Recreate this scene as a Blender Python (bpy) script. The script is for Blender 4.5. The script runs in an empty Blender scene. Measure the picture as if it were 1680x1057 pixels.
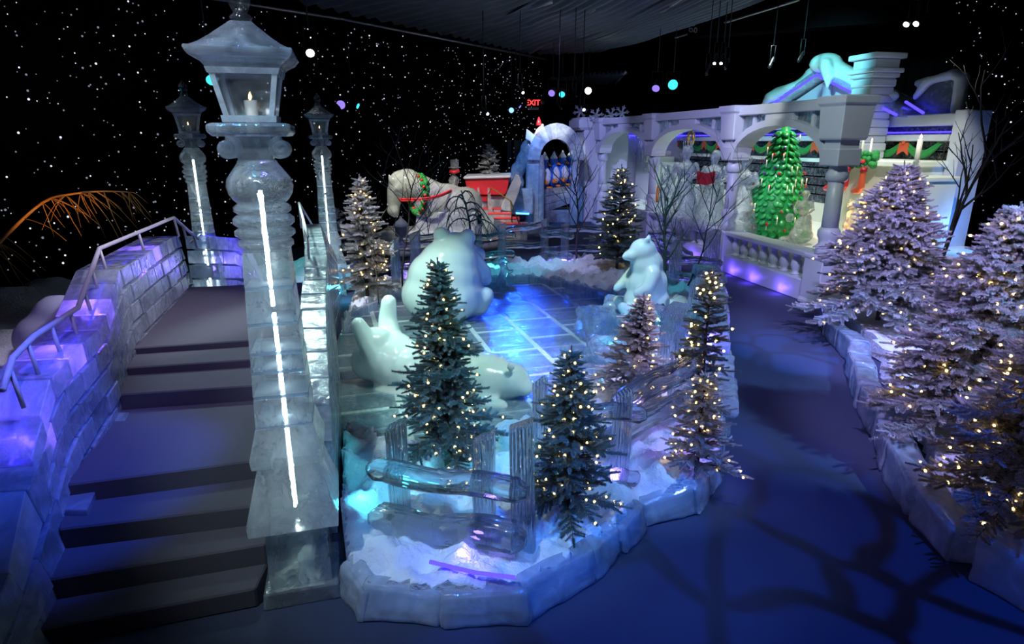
import bpy, math, random
import numpy as np
from mathutils import Vector, Matrix, noise
random.seed(7); rng = np.random.default_rng(7)
scene = bpy.context.scene
COL = scene.collection
PI = math.pi

# ------------------------------------------------------------------ camera
FPX = 1007.0; PITCH = math.radians(16.5); CAMH = 3.0
cam_d = bpy.data.cameras.new('camera'); cam = bpy.data.objects.new('camera', cam_d); COL.objects.link(cam)
cam.location = (0, 0, CAMH); cam.rotation_euler = (PI/2 - PITCH, 0, 0)
cam_d.sensor_width = 36; cam_d.lens = FPX/1680*36; cam_d.clip_start = .05; cam_d.clip_end = 200
scene.camera = cam
def ray(px, py):
    a = (px-840)/FPX; b = (py-528.5)/FPX
    return Vector((a, math.cos(PITCH)-b*math.sin(PITCH), -math.sin(PITCH)-b*math.cos(PITCH)))
def W(px, py, z=0.0):                       # point of the place at height z seen at that pixel
    d = ray(px, py); t = (z-CAMH)/d.z
    return Vector((d.x*t, d.y*t, z))
def HZ(Y, py):                              # height at depth Y seen at that pixel row
    d = ray(840, py); return CAMH + d.z/d.y*Y
def WY(px, py, Y):
    d = ray(px, py); t = Y/d.y
    return Vector((d.x*t, Y, CAMH+d.z*t))

# ------------------------------------------------------------------ world, exposure, lights
w = bpy.data.worlds.new('world'); scene.world = w; w.use_nodes = True
w.node_tree.nodes['Background'].inputs[0].default_value = (.25, .35, .8, 1)
w.node_tree.nodes['Background'].inputs[1].default_value = .008
vs = scene.view_settings
vs.view_transform = 'Standard'; vs.look = 'None'; vs.gamma = 1; vs.use_curve_mapping = False; vs.exposure = .35
cy = scene.cycles
cy.max_bounces = 10; cy.transmission_bounces = 8; cy.transparent_max_bounces = 24; cy.diffuse_bounces = 3; cy.glossy_bounces = 4
cy.sample_clamp_indirect = 4; cy.use_denoising = True; cy.caustics_reflective = False

def spot(name, loc, tgt, col, watts, ang=40, blend=.6, radius=.12):
    d = bpy.data.lights.new(name, 'SPOT'); d.energy = watts; d.color = col; d.spot_size = math.radians(ang)
    d.spot_blend = blend; d.shadow_soft_size = radius
    loc = (loc[0], loc[1], min(loc[2], 5.95)); o = bpy.data.objects.new(name, d); COL.objects.link(o); o.location = loc
    o.rotation_euler = (Vector(tgt)-Vector(loc)).to_track_quat('-Z', 'Y').to_euler(); return o
def point(name, loc, col, watts, radius=.05):
    d = bpy.data.lights.new(name, 'POINT'); d.energy = watts; d.color = col; d.shadow_soft_size = radius
    o = bpy.data.objects.new(name, d); COL.objects.link(o); o.location = loc; return o
def area(name, loc, tgt, col, watts, sx, sy):
    d = bpy.data.lights.new(name, 'AREA'); d.shape = 'RECTANGLE'; d.size = sx; d.size_y = sy; d.energy = watts; d.color = col
    o = bpy.data.objects.new(name, d); COL.objects.link(o); o.location = loc
    o.rotation_euler = (Vector(tgt)-Vector(loc)).to_track_quat('-Z', 'Y').to_euler(); return o

TEAL = (.66, 1, .90); CYAN = (.08, .75, 1); BLUE = (.03, .14, 1); VIO = (.30, .18, 1); LAV = (.46, .40, 1); WARM = (1, .86, .62); COOL = (.75, .9, 1)
spot('bear_key_light', (-3.6, 6.4, 6.4), (-1.0, 8.6, .4), TEAL, 1300, 34)
spot('bear_fill_light', (1.5, 4.5, 6.6), (-.6, 7.4, .3), TEAL, 620, 34)
spot('small_bear_light', (.2, 6.8, 6.2), (2.0, 9.2, .9), TEAL, 750, 22)
spot('rink_edge_light', (-4.0, 9.5, 6.2), (-1.9, 6.2, .1), TEAL, 650, 38)
spot('lamp_post_light', (-2.7, .9, 5.9), (-1.4, 3.7, 1.9), (.72, .9, 1), 420, 36)
spot('lamp_top_light', (-1.0, 1.2, 4.6), (-1.45, 3.66, 3.2), (.75, .9, 1), 160, 30)
spot('lamp_top_violet_light', (-3.0, 3.0, 5.4), (-1.45, 3.66, 3.1), (.45, .45, 1), 110, 34)
spot('rink_mirror_light', (0, 23.4, 5.5), (.05, 8.2, .1), (.012, .08, 1), 2600, 16, .9, .1)
spot('rink_blue_light', (2.2, 7.0, 6), (.55, 9.7, .1), (.02, .12, 1), 520, 40, 1)
spot('rink_blue_light', (1.4, 4.6, 6), (.3, 7.8, .1), (.02, .1, 1), 260, 24, 1)
spot('front_blue_light', (.6, .4, 6.4), (.2, 3.8, .2), (.06, .22, 1), 300, 32)
spot('front_cyan_light', (-1.6, 1.8, 6.4), (-.2, 4.6, .6), (.08, .5, 1), 260, 30)
spot('tree_side_cyan_light', (1.6, 3.0, 5.6), (-.35, 4.9, 1.1), (.06, .75, .9), 420, 20)
spot('corner_tree_blue_light', (3.4, 3.2, 5.8), (1.6, 4.7, .8), (.3, .5, 1), 520, 16)
spot('front_tree_cyan_light', (2.4, 2.2, 5.6), (.45, 4.15, .9), (.08, .5, 1), 300, 16)
spot('front_snow_light', (2.6, 2.2, 6.4), (1.0, 4.6, .2), (.18, .36, 1), 240, 34)
spot('lilac_tree_light', (3.2, 4.5, 6.4), (1.5, 6.9, .8), (.6, .5, 1), 1700, 22)
spot('rail_violet_light', (3.0, 3.6, 6.2), (2.1, 6.6, .7), LAV, 230, 34)
spot('right_tree_lavender_light', (3.4, 5.0, 6.6), (5.4, 8.6, 1.0), LAV, 2100, 40)
spot('right_tree_blue_light', (6.4, 2.8, 6.6), (4.8, 5.8, 1.6), (.25, .5, 1), 1500, 44)
spot('right_tree_violet_light', (1.6, 3.6, 6.4), (4.6, 5.6, .9), LAV, 1200, 36)
spot('path_violet_light', (2.6, 3.4, 6.6), (3.6, 6.3, 0), (.32, .2, 1), 90, 30, .9)
spot('path_grey_light', (3.4, 8.4, 6.6), (4.0, 9.5, 0), (.35, .5, 1), 90, 60, 1)
spot('stair_light', (-3.0, 6.2, 6.6), (-3.3, 6.6, .8), (.8, .85, .95), 170, 42, 1)
spot('lower_stair_light', (-1.8, 2.6, 6.4), (-2.4, 4.8, .5), (.4, .45, .85), 25, 44, 1)
spot('parapet_blue_light', (-1.2, 4.4, 5.2), (-3.4, 4.2, .4), (.04, .11, 1), 850, 26)
spot('parapet_light', (-1.4, 7.2, 5.0), (-4.3, 7.2, 1.2), (.8, .75, .95), 420, 40)
spot('parapet_violet_light', (-2.0, 3.0, 6.0), (-4.0, 5.4, 1.2), (.45, .3, 1), 260, 44)
spot('colonnade_violet_light', (1.2, 9.5, 6.4), (4.6, 16.5, 2.0), (.55, .52, 1), 1300, 42)
spot('colonnade_near_light', (2.4, 8.2, 6.4), (5.8, 11.6, 2.2), (.85, 1, .95), 420, 40)
spot('far_pier_light', (.5, 16.0, 6.4), (3.0, 24, 2.0), (.45, .45, 1), 1300, 36)
spot('gable_teal_light', (4.6, 12.6, 7.0), (8.4, 17.4, 4.3), (.25, .95, 1), 1500, 36)
spot('fence_cyan_light', (-1.5, 11.0, 6.4), (-.3, 14.0, .6), (.1, .7, 1), 480, 32)
spot('fence_violet_light', (1.0, 11.0, 6.4), (1.6, 14.6, .6), (.5, .5, 1), 420, 34)
spot('back_rail_cyan_light', (2.0, 9.2, 6.4), (3.3, 12.2, .6), CYAN, 300, 22)
spot('horse_light', (-4.2, 15.2, 6.4), (-2.2, 18.6, 1.2), (1, .92, .70), 1900, 34)
spot('birdhouse_light', (-3.4, 13.0, 5), (-3.0, 16.5, .8), (.85, .85, 1), 160, 14)
spot('sleigh_light', (-.2, 15.6, 6.4), (-.6, 20.4, 1.6), (1, .95, .95), 900, 30)
spot('sleigh_violet_light', (-3.0, 14.8, 5.4), (-2.0, 18.2, .2), (.4, .25, 1), 420, 26)
spot('penguin_light', (.8, 19.4, 6.2), (1.9, 24.4, 1.9), (1, 1, 1), 1500, 22)
spot('arch_blue_light', (-.4, 19.0, 6.2), (1.2, 22.6, 1.2), (.1, .35, 1), 900, 30)
spot('flag_figure_light', (-.4, 18.6, 6.4), (.95, 22.6, 3.2), (1, .98, .95), 500, 12)
spot('flocked_tree_light', (-3.6, 8.4, 6.0), (-2.7, 11.2, 1.0), (.8, .82, 1), 1000, 28)
spot('island_snow_light', (-1.8, 8.8, 6.4), (-2.4, 10.6, .2), COOL, 300, 30)
spot('far_island_light', (2.6, 10.5, 6.4), (1.6, 13.2, .2), (.55, .6, 1), 220, 34)
spot('branch_light', (-6.3, 8.8, 1.0), (-7.4, 9.9, 2.5), (1, .5, .14), 90, 60)
spot('slope_snow_light', (-5.8, 8.0, 6), (-5.6, 10.5, .6), COOL, 140, 40)

# the leaf-pattern projector over the near right path: a real light with a pattern in its beam
def gobo(name, loc, tgt, col, watts, ang, scale, thr):
    o = spot(name, loc, tgt, col, watts, ang, .5, .02); d = o.data; d.use_nodes = True
    nt = d.node_tree; N = nt.nodes; L = nt.links; em = N['Emission']
    tc = N.new('ShaderNodeTexCoord'); mp = N.new('ShaderNodeMapping'); vo = N.new('ShaderNodeTexVoronoi'); ra = N.new('ShaderNodeMapRange')
    nz = N.new('ShaderNodeTexNoise'); ad = N.new('ShaderNodeMixRGB'); ad.blend_type = 'ADD'; ad.inputs[0].default_value = .12
    nz.inputs['Scale'].default_value = 5
    vo.feature = 'DISTANCE_TO_EDGE'; vo.inputs['Scale'].default_value = scale
    ra.inputs['From Min'].default_value = thr; ra.inputs['From Max'].default_value = thr+.07; ra.inputs['To Min'].default_value = .12
    L.new(tc.outputs['Normal'], mp.inputs[0]); L.new(mp.outputs[0], nz.inputs['Vector']); L.new(mp.outputs[0], ad.inputs[1]); L.new(nz.outputs['Color'], ad.inputs[2])
    L.new(ad.outputs[0], vo.inputs['Vector']); L.new(vo.outputs['Distance'], ra.inputs['Value']); L.new(ra.outputs[0], em.inputs['Strength'])
    return o
gobo('leaf_projector', (3.2, 1.0, 6.8), (1.75, 3.6, 0), (.01, .12, 1), 800, 44, 8.0, .05)
gobo('leaf_projector', (5.4, 6.2, 6.8), (4.3, 8.5, 0), (.03, .2, 1), 1300, 20, 9.0, .04)

# ------------------------------------------------------------------ materials
def newmat(name):
    m = bpy.data.materials.new(name); m.use_nodes = True; nt = m.node_tree
    for n in list(nt.nodes): nt.nodes.remove(n)
    return m, nt, nt.nodes, nt.links
def nd(N, t, **kw):
    n = N.new('ShaderNode'+t)
    for k, v in kw.items():
        if k in n.inputs: n.inputs[k].default_value = v
        else: setattr(n, k, v)
    return n
def solid(name, col, rough=.6, metal=0, bump=0, bscale=30, coat=0, sss=0, var=0):
    m, nt, N, L = newmat(name)
    p = nd(N, 'BsdfPrincipled'); o = nd(N, 'OutputMaterial'); L.new(p.outputs[0], o.inputs[0])
    if name == 'black_cloth': p.inputs['Specular IOR Level'].default_value = 0
    p.inputs['Base Color'].default_value = (*col, 1); p.inputs['Roughness'].default_value = rough; p.inputs['Metallic'].default_value = metal
    p.inputs['Coat Weight'].default_value = coat
    if sss: p.inputs['Subsurface Weight'].default_value = sss; p.inputs['Subsurface Radius'].default_value = (.12, .2, .2); p.inputs['Subsurface Scale'].default_value = .5
    if bump or var:
        tc = nd(N, 'TexCoord'); nz = nd(N, 'TexNoise', Scale=bscale, Detail=6); L.new(tc.outputs['Object'], nz.inputs['Vector'])
        if bump:
            b = nd(N, 'Bump', Strength=bump, Distance=.02); L.new(nz.outputs[0], b.inputs['Height']); L.new(b.outputs[0], p.inputs['Normal'])
        if var:
            mx = nd(N, 'MixRGB'); mx.inputs[1].default_value = (*col, 1); mx.inputs[2].default_value = (*[c*(1-var) for c in col], 1)
            L.new(nz.outputs[0], mx.inputs[0]); L.new(mx.outputs[0], p.inputs['Base Color'])
    return m
def emit(name, col, s, sample=True):
    m, nt, N, L = newmat(name); e = nd(N, 'Emission'); e.inputs[0].default_value = (*col, 1); e.inputs[1].default_value = s
    o = nd(N, 'OutputMaterial'); L.new(e.outputs[0], o.inputs[0])
    if not sample: m.cycles.emission_sampling = 'NONE'
    return m
def facing(N, L, b):
    lw = nd(N, 'LayerWeight', Blend=.5); L.new(b.outputs[0], lw.inputs['Normal'])
    pw = nd(N, 'Math', operation='POWER'); pw.inputs[1].default_value = 4; L.new(lw.outputs['Facing'], pw.inputs[0])
    ma = nd(N, 'Math', operation='MULTIPLY_ADD', use_clamp=True); ma.inputs[1].default_value = .75; ma.inputs[2].default_value = .05; L.new(pw.outputs[0], ma.inputs[0]); return ma
def ice(name, tint=(.8, .92, 1), milk=.25, clear=.5, rough=.06, bscale=6, bump=.25, stretch=(1, 1, 1), grain=False, tonew=.5, ior=1.31, veins=.35):
    """carved ice: clear body (refracting and see-through), cloudy veins, wet gloss"""
    m, nt, N, L = newmat(name); o = nd(N, 'OutputMaterial')
    tc = nd(N, 'TexCoord'); mp = nd(N, 'Mapping'); mp.inputs['Scale'].default_value = stretch; L.new(tc.outputs['Object'], mp.inputs[0])
    nz = nd(N, 'TexNoise', Scale=bscale, Detail=5, Roughness=.6, Distortion=.6); L.new(mp.outputs[0], nz.inputs['Vector'])
    at = nd(N, 'Attribute'); at.attribute_name = 'tone'
    # milk factor
    r = nd(N, 'MapRange'); r.inputs['From Min'].default_value = .42; r.inputs['From Max'].default_value = .72; L.new(nz.outputs[0], r.inputs['Value'])
    a = nd(N, 'Math', operation='MULTIPLY_ADD'); a.inputs[1].default_value = veins; a.inputs[2].default_value = milk-.08; L.new(r.outputs[0], a.inputs[0])
    t = nd(N, 'Math', operation='MULTIPLY_ADD', use_clamp=True); t.inputs[1].default_value = tonew; L.new(at.outputs['Fac'], t.inputs[0]); L.new(a.outputs[0], t.inputs[2])
    if grain:
        wv = nd(N, 'TexWave', Scale=7, Distortion=7, Detail=3); wv.inputs['Detail Scale'].default_value = 1.2; L.new(mp.outputs[0], wv.inputs['Vector'])
        hgt = wv.outputs['Fac']
    else: hgt = nz.outputs[0]
    b = nd(N, 'Bump', Strength=bump, Distance=.03); L.new(hgt, b.inputs['Height'])
    g = nd(N, 'BsdfGlass', Roughness=rough, IOR=ior); g.inputs[0].default_value = (*tint, 1); L.new(b.outputs[0], g.inputs['Normal'])
    tr = nd(N, 'BsdfTransparent'); tr.inputs[0].default_value = (*[c**.5 for c in tint], 1)
    m1 = nd(N, 'MixShader'); m1.inputs[0].default_value = clear; L.new(g.outputs[0], m1.inputs[1]); L.new(tr.outputs[0], m1.inputs[2])
    df = nd(N, 'BsdfDiffuse'); df.inputs[0].default_value = (.8, .88, .95, 1); L.new(b.outputs[0], df.inputs['Normal'])
    tl = nd(N, 'BsdfTranslucent'); tl.inputs[0].default_value = (.75, .88, 1, 1)
    m2 = nd(N, 'MixShader'); m2.inputs[0].default_value = .45; L.new(df.outputs[0], m2.inputs[1]); L.new(tl.outputs[0], m2.inputs[2])
    m3 = nd(N, 'MixShader'); L.new(t.outputs[0], m3.inputs[0]); L.new(m1.outputs[0], m3.inputs[1]); L.new(m2.outputs[0], m3.inputs[2])
    gl = nd(N, 'BsdfGlossy', Roughness=.12); L.new(b.outputs[0], gl.inputs['Normal'])
    fr = facing(N, L, b)
    m4 = nd(N, 'MixShader'); L.new(fr.outputs[0], m4.inputs[0]); L.new(m3.outputs[0], m4.inputs[1]); L.new(gl.outputs[0], m4.inputs[2])
    L.new(m4.outputs[0], o.inputs[0]); return m

M = {}
M['lamp_ice'] = ice('lamp_ice', (.96, .985, 1), .13, .62, .03, 6, .4, (1, 1, .5), tonew=.22, veins=.25)
M['lamp_glass'] = ice('lamp_glass', (.97, .99, 1), .08, .85, .02, 5, .15, tonew=.03, veins=.04)
M['rim_highlight_ice'] = ice('rim_highlight_ice', (.95, .98, 1), .45, .5, .05, 6, .2, tonew=.1)  # whiter ice puts bright edge highlights into the lantern frame colour
M['clear_ice'] = ice('clear_ice', (.84, .94, 1), .10, .45, .04, 5, .5, tonew=.25)
M['rail_ice'] = ice('rail_ice', (.9, .96, 1), .04, .15, .02, 3, .12, tonew=.10, veins=.10)
M['post_ice'] = ice('post_ice', (.88, .95, 1), .06, .22, .03, 3, .9, (1.8, 1.8, .25), grain=True, tonew=.15, veins=.2)
M['brick_ice'] = ice('brick_ice', (.84, .9, 1), .34, .5, .10, 9, .5, tonew=.45)
M['curb_ice'] = ice('curb_ice', (.6, .8, 1), .38, .4, .12, 5, .35, tonew=.3)
M['figure_ice'] = ice('figure_ice', (.97, 1, 1), .26, .3, .05, 9, 1, tonew=.15)
M['horse_ice'] = ice('horse_ice', (1, .97, .9), .55, .4, .1, 3, .5, tonew=.2)
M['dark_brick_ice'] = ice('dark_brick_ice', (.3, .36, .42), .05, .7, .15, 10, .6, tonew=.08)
M['white_ice'] = solid('white_ice', (.80, .92, .90), .22, bump=.12, bscale=3, coat=.3, sss=.35)
M['milky_ice'] = solid('milky_ice', (.62, .67, .78), .35, bump=.25, bscale=5, sss=.15, var=.12)
M['cream_ice'] = solid('cream_ice', (.85, .9, .82), .4, bump=.1, bscale=3, sss=.1, var=.1)
M['snow'] = solid('snow', (.84, .88, .93), .8, bump=1, bscale=30, sss=0)
M['carpet'] = solid('carpet', (.05, .065, .12), .95, bump=.4, bscale=220)
M['stair_carpet'] = solid('stair_carpet', (.10, .095, .12), .95, bump=.4, bscale=220)
M['black_cloth'] = solid('black_cloth', (.004, .004, .005), .95)
M['tent'] = solid('tent', (.10, .13, .15), .45, bump=.3, bscale=2)
M['beam'] = solid('beam', (.5, .48, .45), .4, .6)
M['black_metal'] = solid('black_metal', (.012, .012, .014), .4, .3)
M['rail_paint'] = solid('rail_paint', (.72, .7, .75), .35)
M['twig'] = solid('twig', (.05, .04, .04), .8)
M['birch_bark'] = solid('birch_bark', (.20, .18, .13), .7, var=.6, bscale=25)
M['amber_twig'] = solid('amber_twig', (.55, .26, .07), .7)
M['bark'] = solid('bark', (.09, .06, .04), .9, bump=.5)
M['leaf_green'] = solid('leaf_green', (.03, .55, .12), .35, bump=.5, bscale=18, coat=.4, var=.45, sss=.1)
M['garland'] = solid('garland', (.02, .35, .07), .6, bump=1, bscale=40, var=.6)
M['red'] = solid('red', (.75, .03, .04), .3, coat=.4)
M['dark_red'] = solid('dark_red', (.35, .008, .02), .4)
M['orange_red'] = solid('orange_red', (.6, .09, .03), .5)
M['purple'] = solid('purple', (.10, .03, .22), .25, coat=.5)
M['orange'] = solid('orange', (1, .32, .04), .4)
M['pblue'] = solid('pblue', (.02, .17, .72), .3, coat=.3)
M['pwhite'] = solid('pwhite', (.9, .92, .92), .4)
M['candle'] = solid('candle', (.92, .88, .78), .4, sss=.3)
M['gold'] = solid('gold', (.8, .55, .15), .3, .8)
M['led_white'] = emit('led_white', (.82, 1, .97), 15)
M['led_violet'] = emit('led_violet', (.045, .03, 1), 3.2)
M['led_blue'] = emit('led_blue', (.05, .3, 1), 6)
M['bulb'] = emit('bulb', (1, .62, .18), 14)
M['flame'] = emit('flame', (1, .6, .2), 8)
M['fire'] = emit('fire', (1, .38, .05), 5)
M['star'] = emit('star', (.78, .85, 1), .9, False); M['star_dim'] = emit('star_dim', (.7, .78, 1), .22, False)
M['star_blue'] = emit('star_blue', (.4, .45, 1), 1.3, False)
M['lens_white'] = emit('lens_white', (.9, 1, .62), 10)
M['lens_plain'] = emit('lens_plain', (.85, 1, 1), 6)
M['lens_cyan'] = emit('lens_cyan', (.05, .75, .95), 1.3)
M['lens_violet'] = emit('lens_violet', (.3, .2, .95), 1.0)
M['lens_blue'] = emit('lens_blue', (.1, .3, 1), 4)
M['exit_red'] = emit('exit_red', (1, .05, .05), 1.6)

def tree_mat(name, green, snow):
    m, nt, N, L = newmat(name); p = nd(N, 'BsdfPrincipled', Roughness=.7); o = nd(N, 'OutputMaterial'); L.new(p.outputs[0], o.inputs[0])
    at = nd(N, 'Attribute'); at.attribute_name = 'frost'; mx = nd(N, 'MixRGB')
    mx.inputs[1].default_value = (*green, 1); mx.inputs[2].default_value = (*snow, 1); L.new(at.outputs['Fac'], mx.inputs[0]); L.new(mx.outputs[0], p.inputs['Base Color'])
    return m
M['needles'] = tree_mat('needles', (.09, .14, .125), (.55, .66, .68))
M['flocked'] = tree_mat('flocked', (.20, .20, .15), (.92, .92, .96))

# rink tiles
def rink_mat():
    m, nt, N, L = newmat('rink_ice'); o = nd(N, 'OutputMaterial'); tc = nd(N, 'TexCoord'); mp = nd(N, 'Mapping')
    A, B = W(845, 488, .12), W(930, 556, .12); ang = math.atan2(B.y-A.y, B.x-A.x)
    mp.inputs['Rotation'].default_value = (0, 0, -ang); L.new(tc.outputs['Object'], mp.inputs[0])
    br = nd(N, 'TexBrick', Scale=1.0); br.inputs['Brick Width'].default_value = .98; br.inputs['Row Height'].default_value = .72
    br.inputs['Mortar Size'].default_value = .045; br.inputs['Mortar Smooth'].default_value = .4; L.new(mp.outputs[0], br.inputs['Vector'])
    b2 = nd(N, 'TexBrick', Scale=1.0); b2.inputs['Brick Width'].default_value = .49; b2.inputs['Row Height'].default_value = .72; b2.inputs['Mortar Size'].default_value = .012; L.new(mp.outputs[0], b2.inputs['Vector'])
    add = nd(N, 'Math', operation='MULTIPLY_ADD', use_clamp=True); add.inputs[1].default_value = .5; L.new(b2.outputs['Fac'], add.inputs[0]); L.new(br.outputs['Fac'], add.inputs[2])
    nz = nd(N, 'TexNoise', Scale=9, Detail=6, Distortion=2.5); L.new(tc.outputs['Object'], nz.inputs['Vector'])
    nr = nd(N, 'MapRange'); nr.inputs['From Min'].default_value = .45; nr.inputs['From Max'].default_value = .75; nr.inputs['To Max'].default_value = .3; L.new(nz.outputs[0], nr.inputs['Value'])
    f = nd(N, 'Math', operation='MULTIPLY_ADD', use_clamp=True); f.inputs[1].default_value = .62; L.new(add.outputs[0], f.inputs[0]); L.new(nr.outputs[0], f.inputs[2])
    f2 = nd(N, 'Math', operation='ADD', use_clamp=True); f2.inputs[1].default_value = .10; L.new(f.outputs[0], f2.inputs[0])
    b = nd(N, 'Bump', Strength=.35, Distance=.02); L.new(nz.outputs[0], b.inputs['Height'])
    g = nd(N, 'BsdfTransparent'); g.inputs[0].default_value = (.75, .88, 1, 1)
    df = nd(N, 'BsdfDiffuse'); df.inputs[0].default_value = (.75, .88, .85, 1)
    m1 = nd(N, 'MixShader'); L.new(f2.outputs[0], m1.inputs[0]); L.new(g.outputs[0], m1.inputs[1]); L.new(df.outputs[0], m1.inputs[2])
    gl = nd(N, 'BsdfGlossy', Roughness=.1); gl.inputs[0].default_value = (1, 1, 1, 1); L.new(b.outputs[0], gl.inputs['Normal']); fr = facing(N, L, b)
    m2 = nd(N, 'MixShader'); L.new(fr.outputs[0], m2.inputs[0]); L.new(m1.outputs[0], m2.inputs[1]); L.new(gl.outputs[0], m2.inputs[2])
    L.new(m2.outputs[0], o.inputs[0]); return m
M['rink'] = rink_mat()
M['rink_bed'] = solid('rink_bed', (.10, .15, .24), .5, bump=.8, bscale=14, var=.5)

# ------------------------------------------------------------------ mesh builder
class MB:
    def __init__(s): s.v = []; s.f = []; s.t = []; s.sm = []
    def add(s, vs, fs, tone=None, smooth=False, org=None):
        n = len(s.v); tone = random.random() if tone is None else tone
        s.v += [tuple(q) for q in vs]; s.f += [tuple(i+n for i in q) for q in fs]; s.t += [tone]*len(vs); s.sm += [smooth]*len(fs); return s
    def hexa(s, c, tone=None):            # 8 corners: bottom 4 ccw, top 4 ccw
        return s.add(c, [(3, 2, 1, 0), (4, 5, 6, 7), (0, 1, 5, 4), (1, 2, 6, 5), (2, 3, 7, 6), (3, 0, 4, 7)], tone)
    def box(s, c, sz, rz=0, tone=None, tilt=None):
        hx, hy, hz = sz[0]/2, sz[1]/2, sz[2]/2; R = Matrix.Rotation(rz, 3, 'Z')
        if tilt is not None: R = R @ tilt
        pts = [(-hx, -hy, -hz), (hx, -hy, -hz), (hx, hy, -hz), (-hx, hy, -hz), (-hx, -hy, hz), (hx, -hy, hz), (hx, hy, hz), (-hx, hy, hz)]
        return s.hexa([R @ Vector(p)+Vector(c) for p in pts], tone)
    def prism(s, poly, z0, z1, tone=None, inset=0):
        n = len(poly); cx = sum(p[0] for p in poly)/n; cyy = sum(p[1] for p in poly)/n
        vs = [(p[0], p[1], z0) for p in poly]+[(cx+(p[0]-cx)*(1-inset), cyy+(p[1]-cyy)*(1-inset), z1) for p in poly]
        return s.add(vs, [tuple(range(n-1, -1, -1)), tuple(range(n, 2*n))]+[(i, (i+1) % n, n+(i+1) % n, n+i) for i in range(n)], tone)
    def tube(s, pts, r, n=8, tone=None, smooth=True):
        pts = [Vector(p) for p in pts]; rs = r if hasattr(r, '__len__') else [r]*len(pts); vs = []; fs = []
        up = Vector((0, 0, 1)); prev = None
        for i, p in enumerate(pts):
            d = (pts[min(i+1, len(pts)-1)]-pts[max(i-1, 0)]).normalized()
            a = (prev - d*prev.dot(d)) if prev else (up.cross(d) if abs(d.z) < .95 else Vector((1, 0, 0)).cross(d))
            a.normalize(); prev = a; b = d.cross(a)
            for k in range(n): th = 2*PI*k/n; vs.append(p+(a*math.cos(th)+b*math.sin(th))*rs[i])
        for i in range(len(pts)-1):
            for k in range(n): fs.append((i*n+k, i*n+(k+1) % n, (i+1)*n+(k+1) % n, (i+1)*n+k))
        fs.append(tuple(range(n-1, -1, -1))); m = (len(pts)-1)*n; fs.append(tuple(m+k for k in range(n)))
        return s.add(vs, fs, tone, smooth)
    def lathe(s, prof, c=(0, 0, 0), n=20, tone=None, smooth=True, square=False, rz=0):   # prof: (z, r)
        vs = []; fs = []
        if square: n = 4
        for z, r in prof:
            for k in range(n):
                th = 2*PI*k/n + (PI/4 if square else 0)+rz; rr = r*(math.sqrt(2) if square else 1)
                vs.append((c[0]+rr*math.cos(th), c[1]+rr*math.sin(th), c[2]+z))
        for i in range(len(prof)-1):
            for k in range(n): fs.append((i*n+k, i*n+(k+1) % n, (i+1)*n+(k+1) % n, (i+1)*n+k))
        fs.append(tuple(range(n-1, -1, -1))); m = (len(prof)-1)*n; fs.append(tuple(m+k for k in range(n)))
        return s.add(vs, fs, tone, smooth and not square)
    def ball(s, c, r, seg=10, ring=7, tone=None, R=None):
        rr = r if hasattr(r, '__len__') else (r, r, r); vs = [Vector((0, 0, -rr[2]))]; fs = []
        for i in range(1, ring):
            ph = -PI/2+PI*i/ring
            for k in range(seg): th = 2*PI*k/seg; vs.append(Vector((rr[0]*math.cos(ph)*math.cos(th), rr[1]*math.cos(ph)*math.sin(th), rr[2]*math.sin(ph))))
        vs.append(Vector((0, 0, rr[2])))
        for k in range(seg): fs.append((0, 1+(k+1) % seg, 1+k))
        for i in range(ring-2):
            for k in range(seg): a = 1+i*seg; fs.append((a+k, a+(k+1) % seg, a+seg+(k+1) % seg, a+seg+k))
        a = 1+(ring-2)*seg
        for k in range(seg): fs.append((a+k, a+(k+1) % seg, len(vs)-1))
        if R is not None: vs = [R @ q for q in vs]
        return s.add([q+Vector(c) for q in vs], fs, tone, True)
    def build(s, name, mat, parent=None, world=True, bevel=0, mods=None):
        me = bpy.data.meshes.new(name); off = parent_origin(parent) if (parent and world) else Vector((0, 0, 0))
        vs = np.array([tuple(q) for q in s.v], dtype=float).reshape(-1, 3)-np.array(off)
        me.from_pydata([tuple(q) for q in vs], [], s.f); me.materials.append(M[mat] if isinstance(mat, str) else mat)
        a = me.attributes.new('tone', 'FLOAT', 'POINT'); a.data.foreach_set('value', np.array(s.t, dtype=np.float32))
        me.polygons.foreach_set('use_smooth', s.sm); me.update()
        o = bpy.data.objects.new(name, me); COL.objects.link(o)
        if parent: o.parent = parent
        if bevel:
            b = o.modifiers.new('bevel', 'BEVEL'); b.width = bevel; b.segments = 1; b.limit_method = 'ANGLE'
        return o
def parent_origin(p):
    v = Vector((0, 0, 0))
    while p: v = v+p.location; p = p.parent
    return v
def tag(o, label, cat, group=None, kind=None):
    if label: o['label'] = label
    if cat: o['category'] = cat
    if group: o['group'] = group
    if kind: o['kind'] = kind
    return o
def empty(name, loc, label, cat, group=None):
    o = bpy.data.objects.new(name, None); COL.objects.link(o); o.location = loc; o.empty_display_size = .1
    return tag(o, label, cat, group)
def struct(o): o['kind'] = 'structure'; return o
def copy_tree(o, parent=None):
    c = o.copy(); COL.objects.link(c); c.parent = parent
    for ch in list(o.children): copy_tree(ch, c)
    return c
def remesh(o, vox, it=4):
    r = o.modifiers.new('remesh', 'REMESH'); r.mode = 'VOXEL'; r.voxel_size = vox; r.use_smooth_shade = True
    s_ = o.modifiers.new('smooth', 'SMOOTH'); s_.iterations = it; s_.factor = .6; return o
_tex = bpy.data.textures.new('chipped', 'CLOUDS'); _tex.noise_scale = .16; _tex.noise_depth = 3
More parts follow.
